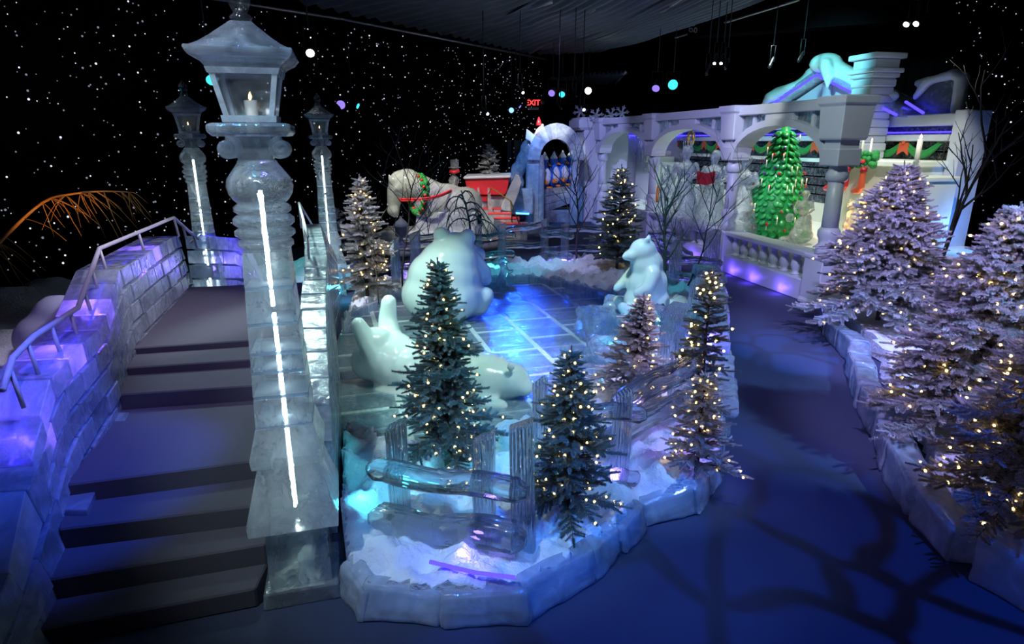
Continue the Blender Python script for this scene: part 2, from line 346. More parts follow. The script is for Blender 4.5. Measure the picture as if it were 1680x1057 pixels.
def rough(o, k=.05, lv=4):
    q = o.modifiers.new('dice', 'SUBSURF'); q.subdivision_type = 'SIMPLE'; q.levels = lv; q.render_levels = lv
    q = o.modifiers.new('chips', 'DISPLACE'); q.texture = _tex; q.strength = k; q.texture_coords = 'GLOBAL'; q.mid_level = .5
    o.data.polygons.foreach_set('use_smooth', [True]*len(o.data.polygons)); return o
def limb(mb, pts, r, n=10):               # rounded limb for remeshing
    mb.tube(pts, r, n)
    for p, q in zip(pts, r): mb.ball(p, q*1.0, 10, 7)
V = Vector
def P2(p): return (p[0], p[1])
def inpoly(x, y, poly):
    c = False; n = len(poly); j = n-1
    for i in range(n):
        xi, yi = poly[i][0], poly[i][1]; xj, yj = poly[j][0], poly[j][1]
        if (yi > y) != (yj > y) and x < (xj-xi)*(y-yi)/(yj-yi)+xi: c = not c
        j = i
    return c
def snowbed(poly, holes, z, amp, step=.07, sc=3.0, skirt=.12):
    xs = [p[0] for p in poly]; ys = [p[1] for p in poly]; mb = MB(); idx = {}; x0, y0 = min(xs), min(ys)
    nx = int((max(xs)-x0)/step)+2; ny = int((max(ys)-y0)/step)+2
    def vid(i, j):
        if (i, j) not in idx:
            x, y = x0+i*step, y0+j*step; h = noise.fractal(Vector((x*sc, y*sc, 3)), 1, 2, 4)
            idx[(i, j)] = len(mb.v); mb.v.append((x, y, z+amp*h)); mb.t.append(.5)
        return idx[(i, j)]
    for i in range(nx):
        for j in range(ny):
            cx, cyy = x0+(i+.5)*step, y0+(j+.5)*step
            if inpoly(cx, cyy, poly) and not any(inpoly(cx, cyy, h) for h in holes):
                mb.f.append((vid(i, j), vid(i+1, j), vid(i+1, j+1), vid(i, j+1))); mb.sm.append(True)
    n0 = len(mb.v); cnt = {}
    for q in mb.f:
        for k in range(4): e = (q[k], q[(k+1) % 4]); cnt[e] = 1
    low = {}
    for e in list(cnt):
        if (e[1], e[0]) not in cnt:
            for q in e:
                if q not in low: low[q] = len(mb.v); mb.v.append((mb.v[q][0], mb.v[q][1], z-skirt)); mb.t.append(.5)
            mb.f.append((e[1], e[0], low[e[0]], low[e[1]])); mb.sm.append(False)
    return mb

# ------------------------------------------------------------------ setting: floor, walls, ceiling
o = MB().box((1, 13, -.05), (34, 38, .1)).build('floor', 'carpet'); struct(o)
corner = Vector((1.8, 29, 0)); dA = Vector((-.58, -.81, 0)).normalized()
def wall(name, a, b, z0, z1, mat='black_cloth', folds=True, amp=.05):
    a = Vector(a); b = Vector(b); L_ = (b-a).length; n = int(L_/.12); d = (b-a)/n; nrm = Vector((-d.y, d.x, 0)).normalized(); mb = MB(); vs = []; fs = []
    for i in range(n+1):
        p = a+d*i+nrm*(amp*math.sin(i*1.1)+amp*.6*math.sin(i*.43)); vs += [(p.x, p.y, z0), (p.x, p.y, z1)]
    for i in range(n): fs.append((2*i, 2*i+2, 2*i+3, 2*i+1))
    mb.add(vs, fs, smooth=True); return mb.build(name, mat)
wl = struct(wall('wall_left', corner, corner+dA*22, 0, 8.2))
we = corner+dA*22
struct(wall('wall_front_left', we, (we.x, -5, 0), 0, 8.2))
struct(wall('wall_back', (1.8, 29, 0), (13.5, 29, 0), 0, 8.2))
wr = struct(wall('wall_right', (13.5, 29, 0), (13.5, -5, 0), 0, 8.2))
# star lights on the cloth walls: the nearest 100 each a part, the rest one part
def stars(a, b, z0, z1, count, parent, inward, nparts=100, r0=.012):
    a = Vector(a); b = Vector(b); items = []
    for k in range(count):
        u = random.random(); p = a+(b-a)*u; p.z = random.uniform(z0, z1); p += inward*.12
        items.append((p, r0*(.55+.8*random.random()**2), random.random() < .25))
    items.sort(key=lambda q: (q[0]-cam.location).length)
    base = MB().ball((0, 0, 0), 1, 6, 4); m1 = base.build('star_light', 'star', parent, world=False); m1d = m1.data; m2d = m1.data.copy(); m2d.materials[0] = M['star_blue']; m3d = m1.data.copy(); m3d.materials[0] = M['star_dim']
    for k, (p, r, bl) in enumerate(items[:nparts]):
        o = m1 if k == 0 else m1.copy()
        if k: COL.objects.link(o)
        o.data = m2d if bl else (m3d if k % 5 else m1d)
        o.location = p; o.scale = (r,)*3; o.parent = parent
    mb = MB(); nb = []
    for p, r, bl in items[nparts:]: mb.ball(p, r, 5, 4); nb += [0 if random.random() < .25 else 1]*20
    o = mb.build('star_lights', 'star', parent); o['kind'] = 'stuff'; o.data.materials.append(M['star_dim']); nf = len(o.data.polygons)//max(1, len(items[nparts:]))
    o.data.polygons.foreach_set('material_index', [nb[(i//nf)*20] for i in range(len(o.data.polygons))])
inA = Vector((.81, -.58, 0)).normalized()
stars(corner+dA*1.0, corner+dA*22, .4, 6.2, 1250, wl, inA, r0=.019)
stars((13.5, 20.5, 0), (13.5, 12.5, 0), .5, 8.2, 420, wr, Vector((-1, 0, 0)), r0=.018)

# ceiling: black cloth high up, gathered grey tent lining between metal beams
struct(MB().box((1, 13, 8.3), (34, 38, .1)).build('ceiling', 'black_cloth'))
def text_mesh(o):                            # lettering as plain mesh
    bpy.context.view_layer.update(); me = bpy.data.meshes.new_from_object(o.evaluated_get(bpy.context.evaluated_depsgraph_get())); nw = bpy.data.objects.new('lettering', me)
    COL.objects.link(nw); nw.parent = o.parent; nw.location = o.location; nw.rotation_euler = o.rotation_euler
    if not me.materials: me.materials.append(o.data.materials[0])
    bpy.data.objects.remove(o); return nw
ct = empty('tent_lining', W(850, 40, 6.28), 'gathered dark grey tent lining hung between thin metal beams overhead', 'tent lining')
def lining(pxs, z=6.28, sag=.3):
    A, B, C_, D = [WY(px, py, 1) for px, py in pxs]; P4 = [Vector(W(px, py, z)) for px, py in pxs]
    mb = MB(); vs = []; fs = []; nu, nv = 60, 24
    for i in range(nu+1):
        u = i/nu
        for j in range(nv+1):
            v = j/nv; p = (P4[0]*(1-u)+P4[1]*u)*(1-v)+(P4[3]*(1-u)+P4[2]*u)*v
            p.z += -sag*4*v*(1-v)*.5 + .07*math.sin(u*70+3*math.sin(v*5))*(.4+abs(v-.5)) + .05*noise.noise(Vector((u*20, v*5, 1)))
            vs.append(p)
    for i in range(nu):
        for j in range(nv): a = i*(nv+1)+j; fs.append((a, a+1, a+nv+2, a+nv+1))
    return mb.add(vs, fs, smooth=True)
lining([(480, 1), (730, 56), (905, 2), (760, -90)]).build('lining_panel', 'tent', ct)
lining([(735, 56), (872, 88), (1110, -8), (905, -20)]).build('lining_panel', 'tent', ct)
lining([(878, 88), (985, 84), (1290, -20), (1110, -12)]).build('lining_panel', 'tent', ct)
lining([(868, 134), (905, 128), (955, 122), (930, 140)], 5.6, .1).build('lining_panel', 'tent', ct)
lining([(935, 150), (985, 142), (1030, 118), (950, 122)], 5.4, .1).build('lining_panel', 'tent', ct)
for a, b, r in [((560, 31), (895, 97), .035), ((728, 55), (905, 2), .06), ((870, 87), (975, 15), .05), ((985, 84), (1120, -4), .045), ((1000, 150), (1026, 118), .05), ((1108, 62), (1310, 0), .03), ((300, -10), (560, 31), .035)]:
    z = 6.22 if b[1] < 100 and a[1] < 100 else 5.4; MB().tube([W(*a, z), W(*b, z)], r, 6).build('beam', 'beam', ct)
spot('lining_light', (0, 12, 3.5), (1.5, 20, 7.5), (.45, .8, .8), 55, 60, 1)
# black hoist box and lighting truss
hb = WY(1140, 40, 19.9)
tr = empty('black_truss_cover', hb, 'long black cloth-covered lighting truss under the tent roof', 'truss')
ca, cb_ = WY(1128, 60, 20), WY(1560, 30, 15.5); ta, tb_ = WY(1128, 20, 20), WY(1560, -30, 15.5); bk_ = Vector((.3, .5, 0))
MB().hexa([ca, cb_, cb_+bk_, ca+bk_, ta, tb_, tb_+bk_, ta+bk_]).build('cover', 'black_cloth', tr)
tx = bpy.data.curves.new('lettering', 'FONT'); tx.body = 'gresko'; tx.size = .36; tx.extrude = .004
to = bpy.data.objects.new('lettering', tx); COL.objects.link(to); tx.materials.append(solid('letter_grey', (.16, .16, .15), .6)); to.parent = tr
q = WY(1139, 54, 19.75); to.location = q-hb; to.rotation_euler = (PI/2, -PI/2, 0); tx.align_x = 'LEFT'; text_mesh(to)
MB().tube([WY(1146, 20, 20), WY(1148, 0, 20)], .02, 5).build('hanging_chain', 'black_metal', tr)

# ------------------------------------------------------------------ stage lights (visible fixtures)
def stage_light(px, py, dist, lens, r, label, aim=None):
    d = ray(px, py).normalized(); p = cam.location+d*dist
    t = empty('stage_light', p, label, 'stage light', 'stage lights in the dark')
    a = (Vector(aim)-p).normalized() if aim else (-d)
    MB().tube([p-a*.34, p-a*.25, p-a*.03, p], [r*.7, r*.95, r*1.05, r*1.15], 14).build('can', 'black_metal', t)
    MB().tube([p-a*.01, p+a*.012], r*1.0, 16).build('lens', lens, t)
    MB().tube([p-a*.2+Vector((-r*1.4, 0, 0)), p-a*.2+Vector((-r*1.4, 0, .35)), p-a*.2+Vector((r*1.4, 0, .35)), p-a*.2+Vector((r*1.4, 0, 0))], .012, 5).build('yoke', 'black_metal', t)
    q = p-a*.2; MB().tube([q+Vector((0, 0, .35)), Vector((q.x, q.y, 8.26))], .012, 5).build('drop_rod', 'black_metal', t)
    return t
stage_light(655, 170, 22, 'lens_white', .15, 'bright yellow-white round stage light in the middle of the star curtain')
stage_light(348, 131, 14, 'lens_cyan', .11, 'cyan stage light left of the big lamp lantern', (-3, 8, 0))
stage_light(509, 87, 13, 'lens_plain', .075, 'small white stage light right of the big lamp roof', (-2, 6, 0))
stage_light(559, 172, 20, 'lens_violet', .13, 'dim violet stage light right of the back ice lamp', (-3, 10, 0))
stage_light(587, 174, 20, 'lens_cyan', .08, 'thin tilted cyan stage light beside the dim violet one', (4, 18, 0))
stage_light(839, 181, 24, 'lens_blue', .09, 'bright blue stage light just left of the exit sign')
stage_light(853, 175, 24, 'lens_violet', .06, 'slim violet stage light between blue light and exit sign', (5, 22, 0))
stage_light(905, 153, 22, 'lens_violet', .11, 'violet stage light upper right of the exit sign', (-1, 14, 0))
stage_light(922, 155, 22, 'lens_cyan', .10, 'cyan stage light of the pair upper right of the exit sign', (1, 14, 0))
stage_light(965, 149, 24, 'lens_plain', .12, 'white round stage light above the far pier')
stage_light(1076, 145, 20, 'lens_violet', .11, 'violet stage light above the arcade, beside the cyan one', (2, 14, 0))
stage_light(1104, 139, 20, 'lens_cyan', .14, 'large cyan stage light above the arcade')
for i, (px, py) in enumerate([(1172, 104), (1183, 104), (1262, 110), (1159, 122), (1310, 100), (1487, 40), (1503, 39), (945, 158), (1190, 112), (800, 187), (858, 152), (920, 178), (958, 180)]):
    stage_light(px, py, 17, 'lens_plain' if i in (0, 1, 5, 6, 9, 10, 12) else 'black_metal', .035 if i not in (5, 6) else .06,
                ['small lit spotlight, left of the close pair over the arcade', 'small lit spotlight, right of the close pair over the arcade', 'unlit black spotlight over the middle of the arcade', 'unlit black spotlight hanging lowest over the arcade',
                 'unlit black spotlight left of the snowy gable', 'small bright spotlight above the chimney, left of two', 'small bright spotlight above the chimney, right of two', 'unlit black spotlight left of the round white light',
                 'unlit black spotlight close under the lit pair', 'tiny white spotlight left of the blue light', 'tiny white spotlight right of the blue light', 'unlit black spotlight above the penguin arch', 'tiny white spotlight above the far pier'][i], (3, 12, 0))
# exit sign
ep = WY(874, 169, 27.5)
ex = empty('exit_sign', ep, 'small red lit EXIT sign with grey panel on the dark back curtain', 'exit sign')
MB().box(ep, (.62, .06, .36)).build('sign_box', 'black_metal', ex)
MB().box(ep+Vector((0, 0, -.22)), (.5, .05, .12)).build('battery_pack', 'beam', ex)
tc_ = bpy.data.curves.new('lettering', 'FONT'); tc_.body = 'EXIT'; tc_.size = .30; tc_.extrude = .01; tc_.align_x = 'CENTER'; tc_.align_y = 'CENTER'; tc_.materials.append(M['exit_red']); tc_.offset = .008
eo = bpy.data.objects.new('lettering', tc_); COL.objects.link(eo); eo.parent = ex; eo.location = (0, -.05, 0); eo.rotation_euler = (PI/2, 0, 0); text_mesh(eo)
for sx in (-1, 1): MB().ball(ep+Vector((sx*.42, 0, 0)), .09).build('emergency_lamp', 'beam', ex)

# ------------------------------------------------------------------ ice lamp posts
def lamp_post(loc, rz, label):
    t = empty('ice_lamp_post', loc, label, 'lamp post', 'carved ice lamp posts'); t.rotation_euler = (0, 0, rz)
    def sq(name, prof, mat='lamp_ice', bevel=.006, tone=.5):
        return MB().lathe(prof, square=True, tone=tone).build(name, mat, t, world=False, bevel=bevel)
    sq('plinth', [(0, .25), (.12, .24)], 'lamp_ice', .012, .9)
    sq('base_block', [(.12, .20), (.58, .19)], tone=.6)
    sq('base_flare', [(.58, .275), (.66, .28), (1.02, .185)], tone=.9)
    sq('collar', [(1.02, .215), (1.09, .22), (1.28, .17)], tone=.8)
    z = 1.28
    for k, h in enumerate((.20, .16, .12, .18, .22, .22)):       # shaft of stacked clear blocks with cloudy joints
        r0 = .168-.042*(z-1.28)/1.1; r1 = .168-.042*(z+h-1.28)/1.1
        MB().lathe([(z+.008, r0), (z+h-.008, r1)], square=True, tone=random.uniform(.1, .8)).build('shaft_block', 'lamp_ice', t, world=False, bevel=.004)
        MB().lathe([(z-.010, r0*.985), (z+.010, r0*.985)], square=True, tone=1).build('shaft_joint', 'curb_ice', t, world=False); z += h
    for zz, r, h in [(2.38, .155, .06), (2.445, .17, .06), (2.51, .172, .07), (2.585, .16, .06)]:
        MB().lathe([(zz, r*.86), (zz+h*.3, r), (zz+h*.7, r), (zz+h, r*.86)], n=28, tone=.4).build('ring_moulding', 'lamp_ice', t, world=False)
    MB().lathe([(2.645, .13), (2.67, .155), (2.70, .175), (2.745, .185), (2.79, .175), (2.83, .145), (2.87, .115), (2.89, .105)], n=30, tone=.3).build('vase_body', 'lamp_ice', t, world=False)
    for sx in (-1, 1):                                  # scroll volutes each side of the neck
        mb = MB(); pts = []
        for i in range(34):
            a = i/33*3.6*PI; r = .058*(1-i/40); pts.append((sx*(.14+r*math.cos(a+PI*.5)), 0, 2.955+r*math.sin(a+PI*.5)))
        for yy in (-.09, -.03, .03, .09): mb.tube([(x, yy, zz) for x, _, zz in pts], .014, 6, tone=.3)
        mb.tube([(sx*.14, -.10, 2.955), (sx*.14, .10, 2.955)], .046, 16, tone=.2)
        mb.build('scroll_volute', 'lamp_ice', t, world=False)
    sq('neck', [(2.88, .09), (3.03, .095)])
    sq('capital_slab', [(3.02, .19), (3.045, .212), (3.08, .212), (3.09, .19)], tone=.1)
    zb, zt, rb, rt = 3.10, 3.37, .132, .176
    MB().lathe([(zb-.005, rb+.006), (zb+.03, rb+.01)], square=True, tone=.1).build('lantern_sill', 'rim_highlight_ice', t, world=False)
    MB().lathe([(zt-.03, rt), (zt, rt+.01)], square=True, tone=.1).build('lantern_frame', 'rim_highlight_ice', t, world=False)
    for sx in (-1, 1):
        for sy in (-1, 1):
            MB().add([Vector((sx*(r+dx), sy*(r+dy), z)) for z, r in ((zb+.03, rb-.016), (zt-.03, rt-.02)) for dx, dy in ((-.014, -.014), (.014, -.014), (.014, .014), (-.014, .014))],
                     [(3, 2, 1, 0), (4, 5, 6, 7), (0, 1, 5, 4), (1, 2, 6, 5), (2, 3, 7, 6), (3, 0, 4, 7)], tone=.2).build('lantern_post', 'rim_highlight_ice', t, world=False)
    for k in range(4):
        R = Matrix.Rotation(k*PI/2, 3, 'Z')
        MB().add([R @ Vector(p) for p in ((-rb+.03, -rb+.01, zb+.03), (rb-.03, -rb+.01, zb+.03), (rt-.035, -rt+.015, zt-.03), (-rt+.035, -rt+.015, zt-.03),
                  (-rb+.03, -rb+.02, zb+.03), (rb-.03, -rb+.02, zb+.03), (rt-.035, -rt+.025, zt-.03), (-rt+.035, -rt+.025, zt-.03))],
                 [(0, 1, 2, 3), (7, 6, 5, 4), (0, 4, 5, 1), (1, 5, 6, 2), (2, 6, 7, 3), (3, 7, 4, 0)], tone=.1).build('lantern_pane', 'lamp_glass', t, world=False)
    sq('lantern_cornice', [(3.37, .185), (3.39, .195), (3.42, .245), (3.445, .262), (3.465, .262)], tone=.12)
    sq('lantern_roof', [(3.465, .245), (3.49, .20), (3.525, .155), (3.565, .11), (3.60, .07), (3.615, .055)], tone=.15)
    MB().lathe([(3.615, .05), (3.64, .06), (3.66, .035), (3.70, .055), (3.75, .06), (3.80, .03), (3.83, .01)], n=16).build('finial', 'lamp_glass', t, world=False)
    cd = MB().lathe([(3.04, .035), (3.215, .034)], n=16).build('candle', 'candle', t, world=False)
    MB().lathe([(3.218, .003), (3.228, .008), (3.243, .006), (3.258, .001)], n=8).build('flame', 'flame', cd, world=False)
    for a, b in ((.64, 1.46), (1.49, 1.98), (2.03, 2.72)):
        tb = MB().tube([(0, -.02, a), (0, -.02, b)], .011, 10).build('light_tube', 'led_white', t, world=False)
    return t
LP = Vector((-1.47, 3.66, 0))
lp = lamp_post(LP, math.radians(15), 'tall nearest ice lamp post with glowing white tube inside, standing at the island corner')
for loc, rz, lb in (((-4.80, 9.55, .0), .5, 'ice lamp post behind the left parapet at the far side of the stairs'), ((-3.62, 12.1, .0), .35, 'ice lamp post seen behind the big lamp, beside the flocked tree')):
    c = copy_tree(lp); c.location = loc; c.rotation_euler = (0, 0, rz); c['label'] = lb

# ------------------------------------------------------------------ stairs / bridge
steps = empty('bridge_stairs', W(323, 561, .9), 'dark carpeted stairs and landing climbing between ice walls', 'stairs')
def step(z, nl, nr, fl, fr):                # near left/right and far left/right edges (x, y)
    mb = MB(); mb.hexa([(nl[0], nl[1], 0), (nr[0], nr[1], 0), (fr[0], fr[1], 0), (fl[0], fl[1], 0), (nl[0], nl[1], z), (nr[0], nr[1], z), (fr[0], fr[1], z), (fl[0], fl[1], z)])
    mb.build('step', 'stair_carpet', steps, bevel=.012)
E_ = [(.15, (-2.95, 3.02), (-1.70, 3.40)), (.30, (-2.98, 3.30), (-1.72, 3.66)), (.45, (-3.1, 3.62), (-1.74, 3.93)), (.60, (-3.3, 3.92), (-1.76, 4.36)),
      (.75, (-3.75, 5.22), (-1.98, 5.55)), (.83, (-3.95, 5.70), (-2.1, 6.1)), (.90, (-4.1, 6.10), (-2.25, 6.55)), (.0, (-4.9, 8.9), (-3.0, 9.3))]
for i in range(len(E_)-1):
    z, l, r = E_[i]; _, l2, r2 = E_[i+1]; step(z, l, r, l2, r2)
mb = MB(); l, r = E_[-1][1], E_[-1][2]
for k in range(4):                          # steps down the far side
    a = k*.4; z = .72-.18*k; mb.hexa([(l[0]-a*.3, l[1]+a, 0), (r[0]-a*.3, r[1]+a, 0), (r[0]-a*.3-.12, r[1]+a+.4, 0), (l[0]-a*.3-.12, l[1]+a+.4, 0), (l[0]-a*.3, l[1]+a, z), (r[0]-a*.3, r[1]+a, z), (r[0]-a*.3-.12, r[1]+a+.4, z), (l[0]-a*.3-.12, l[1]+a+.4, z)])
mb.build('far_steps', 'stair_carpet', steps)

def lerp_poly(P, u):
    ls = [(Vector(P[i+1])-Vector(P[i])).length for i in range(len(P)-1)]; T = sum(ls); d = u*T
    for i, l_ in enumerate(ls):
        if d <= l_ or i == len(ls)-1: return Vector(P[i]).lerp(Vector(P[i+1]), max(0, min(1, d/l_)))
        d -= l_
def brick_wall(foot, top, thick, rows, blen, parent, mat, name='block_wall', tonef=None, jit=.014, ragged=True):
    """coursed ice blocks between a foot line and a top line"""
    foot = [Vector(p) for p in foot]; top = [Vector(p) for p in top]; Lt = sum((foot[i+1]-foot[i]).length for i in range(len(foot)-1)); n = max(2, int(Lt/blen)); objs = []
    for r in range(rows):
        mb = MB(); off = .5 if r % 2 else 0
        for k in range(-1, n+1):
            u0 = max(0, (k+off)/n); u1 = min(1, (k+1+off)/n)
            if u1-u0 < .003: continue
            v0, v1 = r/rows, (r+1)/rows; c = []
            j = random.uniform(-jit, jit)
            for v in (v0+.01, v1-.01):
                for th, (ua, ub) in ((0, (u0+.0015, u1-.0015)), (1, (u1-.0015, u0+.0015))):
                    for uu in (ua, ub):
                        p = lerp_poly(foot, uu).lerp(lerp_poly(top, uu), v); q = Vector(thick)*th
                        c.append(p+q+Vector(thick).normalized()*(-j if th == 0 else 0))
            mb.hexa(c, random.random()**1.5)
        objs.append(mb.build('block_course' if name == 'block_wall' else name, mat, parent, bevel=.006))
    return objs
# left wall of the stairs
pl = empty('left_ice_wall', (-4.1, 6.1, 0), 'long left stair wall of coursed ice blocks glowing violet along its top', 'ice wall')
footL = [(-4.95, 9.5, .3), (-4.74, 8.77, .3), (-3.98, 6.13, .3), (-3.62, 5.26, .15), (-3.2, 3.95, 0), (-2.98, 3.5, 0)]
topL = [(-4.85, 8.9, 1.68), (-4.66, 8.45, 1.74), (-4.02, 6.19, 1.74), (-3.62, 5.2, 1.45), (-3.36, 4.2, 1.38), (-3.25, 3.7, .95)]
TH = Vector((-.42, -.06, 0))
brick_wall(footL, topL, TH, 7, .34, pl, 'brick_ice')
footM = [(-3.25, 4.05, 0), (-2.95, 3.45, 0), (-2.80, 3.0, 0), (-2.7, 2.6, 0)]; topM = [(-3.3, 3.95, .95), (-3.1, 3.45, .85), (-2.95, 3.0, .5), (-2.8, 2.6, .42)]
brick_wall(footM, topM, (-.9, -.1, 0), 3, .45, pl, 'curb_ice')
brick_wall([(-3.55, 5.15, 0), (-3.02, 3.75, 0)], [(-3.5, 5.15, .62), (-3.0, 3.78, .5)], (-.35, 0, 0), 3, .36, pl, 'curb_ice')
def strip(pts, mat, r, parent, name='light_strip'): MB().tube(pts, r, 6).build(name, mat, parent)
ofs = Vector((-.14, 0, -.05)); of2 = Vector((-.30, 0, -.05))
T = [Vector(p) for p in topL]
for a, b, f0, f1 in ((0, 1, 0, 1), (1, 2, .25, .5), (1, 2, .6, .78), (2, 3, .2, .95), (3, 4, .1, .95), (4, 5, .1, 1)):
    strip([T[a].lerp(T[b], f0)+ofs, T[a].lerp(T[b], f1)+ofs], 'led_violet', .010, pl)
for a, b, f0, f1 in ((1, 2, .1, .9), (3, 4, 0, .9), (4, 5, .1, 1)): strip([T[a].lerp(T[b], f0)+of2, T[a].lerp(T[b], f1)+of2], 'led_violet', .008, pl)
for p in (T[1].lerp(T[2], .4), T[2].lerp(T[3], .6), T[3].lerp(T[4], .5), T[4].lerp(T[5], .5)): point('strip_glow_light', p+Vector((-.2, 0, -.15)), (.32, .14, 1), 7, .06)
hr = empty('stair_handrail', T[2]+Vector((-.3, 0, 0)), 'white painted handrail on short posts stepping along the left ice wall', 'handrail')
hp = [WY(325, 392, 9.3), WY(308, 378, 8.9), WY(285, 357, 8.45), WY(163, 408, 6.25), WY(128, 505, 5.15), WY(55, 552, 4.3), WY(20, 588, 4.0), WY(4, 640, 3.7)]
def curve_pts(P, n=5):
    out = []
    for i in range(len(P)-1):
        p0 = P[max(i-1, 0)]; p1 = P[i]; p2 = P[i+1]; p3 = P[min(i+2, len(P)-1)]
        for k in range(n):
            t = k/n; out.append(.5*((2*p1)+(p2-p0)*t+(2*p0-5*p1+4*p2-p3)*t*t+(3*p1-p0-3*p2+p3)*t**3))
    return out+[P[-1]]
def soften(P, f=.12):
    out = [P[0]]
    for i in range(1, len(P)-1): out += [P[i].lerp(P[i-1], f), P[i], P[i].lerp(P[i+1], f)]
    return out+[P[-1]]
MB().tube(soften(hp), .022, 8).build('top_rail', 'rail_paint', hr)
for i, f, L_ in ((2, 0, .26), (2, .55, .22), (3, 0, .26), (3, .4, .25), (3, .75, .25), (4, .2, .3), (4, .65, .28), (5, .3, .28), (6, .3, .3), (1, .4, .2), (0, .5, .2)):
    p = hp[i].lerp(hp[i+1], f); MB().tube([p, p+Vector((.03, 0, -L_))], .016, 7).build('post', 'rail_paint', hr)
# the small end wall beyond the crest
pe = empty('far_left_ice_wall', (-4.7, 9.9, 0), 'short violet-lit ice wall descending beyond the crest of the stairs', 'ice wall')
brick_wall([(-4.55, 9.15, .3), (-4.45, 10.2, 0), (-4.35, 10.8, 0)], [(-4.62, 9.3, 1.62), (-4.55, 10.2, 1.45), (-4.5, 10.8, .8)], (-.35, 0, 0), 6, .3, pe, 'brick_ice')
strip([Vector((-4.74, 9.4, 1.6)), Vector((-4.7, 10.2, 1.42)), Vector((-4.65, 10.8, .8))], 'led_violet', .012, pe); point('strip_glow_light', (-4.3, 9.9, 1.1), (.2, .15, 1), 12, .06)
MB().tube(soften([WY(312, 398, 9.2), WY(329, 382, 9.6), WY(350, 400, 10.3), WY(368, 428, 10.8)]), .016, 7).build('handrail', 'rail_paint', pe)
# right wall of the stairs, seen almost edge-on
pr = empty('right_ice_wall', (-1.9, 5.2, 0), 'pale ice block wall between the stairs and the rink, behind the big lamp', 'ice wall')
brick_wall([(-1.62, 4.15, 0), (-1.88, 5.3, 0), (-2.35, 7.0, 0), (-3.0, 9.2, 0), (-3.45, 11.2, 0)], [(-1.60, 4.2, 1.1), (-1.92, 5.3, 1.45), (-2.38, 7.0, 1.78), (-3.05, 9.0, 1.85), (-3.4, 10.9, 1.0)], (.24, .03, 0), 7, .36, pr, 'brick_ice')
rp = [Vector((-1.72, 4.5, 1.5)), Vector((-2.2, 6.6, 2.0)), Vector((-2.98, 8.7, 2.16)), Vector((-3.25, 9.8, 1.85)), Vector((-3.4, 10.9, 1.3))]
rh = empty('right_handrail', rp[1], 'thin white handrail standing on the ice wall right of the stairs', 'handrail')
MB().tube(soften(rp[1:]), .016, 7).build('top_rail', 'rail_paint', rh)
for f, i in ((.1, 1), (.5, 1), (.95, 1), (.5, 2), (.5, 3)): p = rp[i].lerp(rp[i+1], f); MB().tube([p, p-Vector((0, 0, .33))], .013, 6).build('post', 'rail_paint', rh)
# snow mounds beyond the left wall
ms = []
slope = [(-8.6, 6.0), (-5.1, 4.6), (-4.95, 8.4), (-5.1, 9.6), (-4.9, 10.4), (-4.6, 11.3), (-9.3, 12.0)]
tag(snowbed(slope, [], .34, .28, .12, .7, .4).build('snow_bank', 'snow'), 'rumpled white snow bank behind the left stair wall', 'snow', kind='stuff')
tag(snowbed([(-5.2, 10.9), (-3.6, 10.9), (-3.3, 12.6), (-5.0, 13.0)], [], .55, .2, .1, 1.5, .5).build('snow_heap', 'snow'), 'teal-lit snow heap beyond the top of the stairs', 'snow', kind='stuff')
spot('teal_heap_light', (-3.2, 9.6, 5.8), (-4.2, 11.8, .5), (.05, .9, .85), 260, 24)
mb = MB(); c = WY(98, 520, 6.9)
for dx, dy, dz, r in ((0, 0, 0, .30), (.12, .45, .18, .28), (.2, .9, .3, .25), (-.15, -.1, -.25, .35), (.0, .5, -.2, .35), (.1, 1.1, .0, .3)): mb.ball(c+Vector((dx, dy, dz)), (r, r*.8, r*.9), 14, 10)
mb.tube([c+Vector((-.05, .4, -1.1)), c+Vector((-.05, .4, -.2))], .4, 16)
tag(remesh(mb.build('snow_mound', 'milky_ice'), .06), 'smooth frosted snow mound rising behind the stair wall at far left', 'snow mound')

# ------------------------------------------------------------------ island: snow, curb, rink
ISL = [(-1.20, 3.52), (-.98, 3.25), (-.45, 3.20), (.12, 3.24), (.62, 3.62), (1.08, 4.25), (1.56, 4.42), (1.93, 4.98), (2.3, 5.9), (2.62, 6.9), (2.94, 8.0), (3.53, 9.72), (3.82, 10.8), (3.9, 11.6), (3.4, 13.4), (2.6, 15.2), (1.2, 15.0), (0, 14.6), (-1.2, 14.3), (-2.4, 12.9), (-3.1, 11.6), (-2.75, 9.2), (-2.1, 6.9), (-1.62, 5.0), (-1.40, 4.1)]
rinkpx = [(553, 705), (556, 640), (560, 560), (575, 520), (640, 490), (720, 470), (790, 461), (870, 459), (950, 473), (1010, 492), (1075, 540), (1060, 585), (985, 640), (900, 700), (800, 725), (720, 742), (640, 742), (600, 725)]
RINK = [P2(W(x, y, .12)) for x, y in rinkpx]
def inset(poly, d):
    n = len(poly); A = sum(poly[i][0]*poly[(i+1) % n][1]-poly[(i+1) % n][0]*poly[i][1] for i in range(n)); sg = 1 if A > 0 else -1; out = []
    for i in range(n):
        a, b, c = V(poly[i-1]), V(poly[i]), V(poly[(i+1) % n]); e1 = (b-a).normalized(); e2 = (c-b).normalized(); nn = Vector((-(e1.y+e2.y), e1.x+e2.x)).normalized(); out.append((b.x+nn.x*sg*d, b.y+nn.y*sg*d))
    return out
cx = sum(p[0] for p in RINK)/len(RINK); cyy = sum(p[1] for p in RINK)/len(RINK)
RINKi = [(cx+(p[0]-cx)*.965, cyy+(p[1]-cyy)*.965) for p in RINK]
tag(snowbed(inset(ISL, .10), [RINK], .26, .15, .035, 4.2, .22).build('snow_cover', 'snow'), 'crusted snow covering the raised island around the rink', 'snow', kind='stuff')
rk = empty('ice_rink', (cx, cyy, 0), 'flat rink floor of rectangular ice tiles in blue light', 'ice rink')
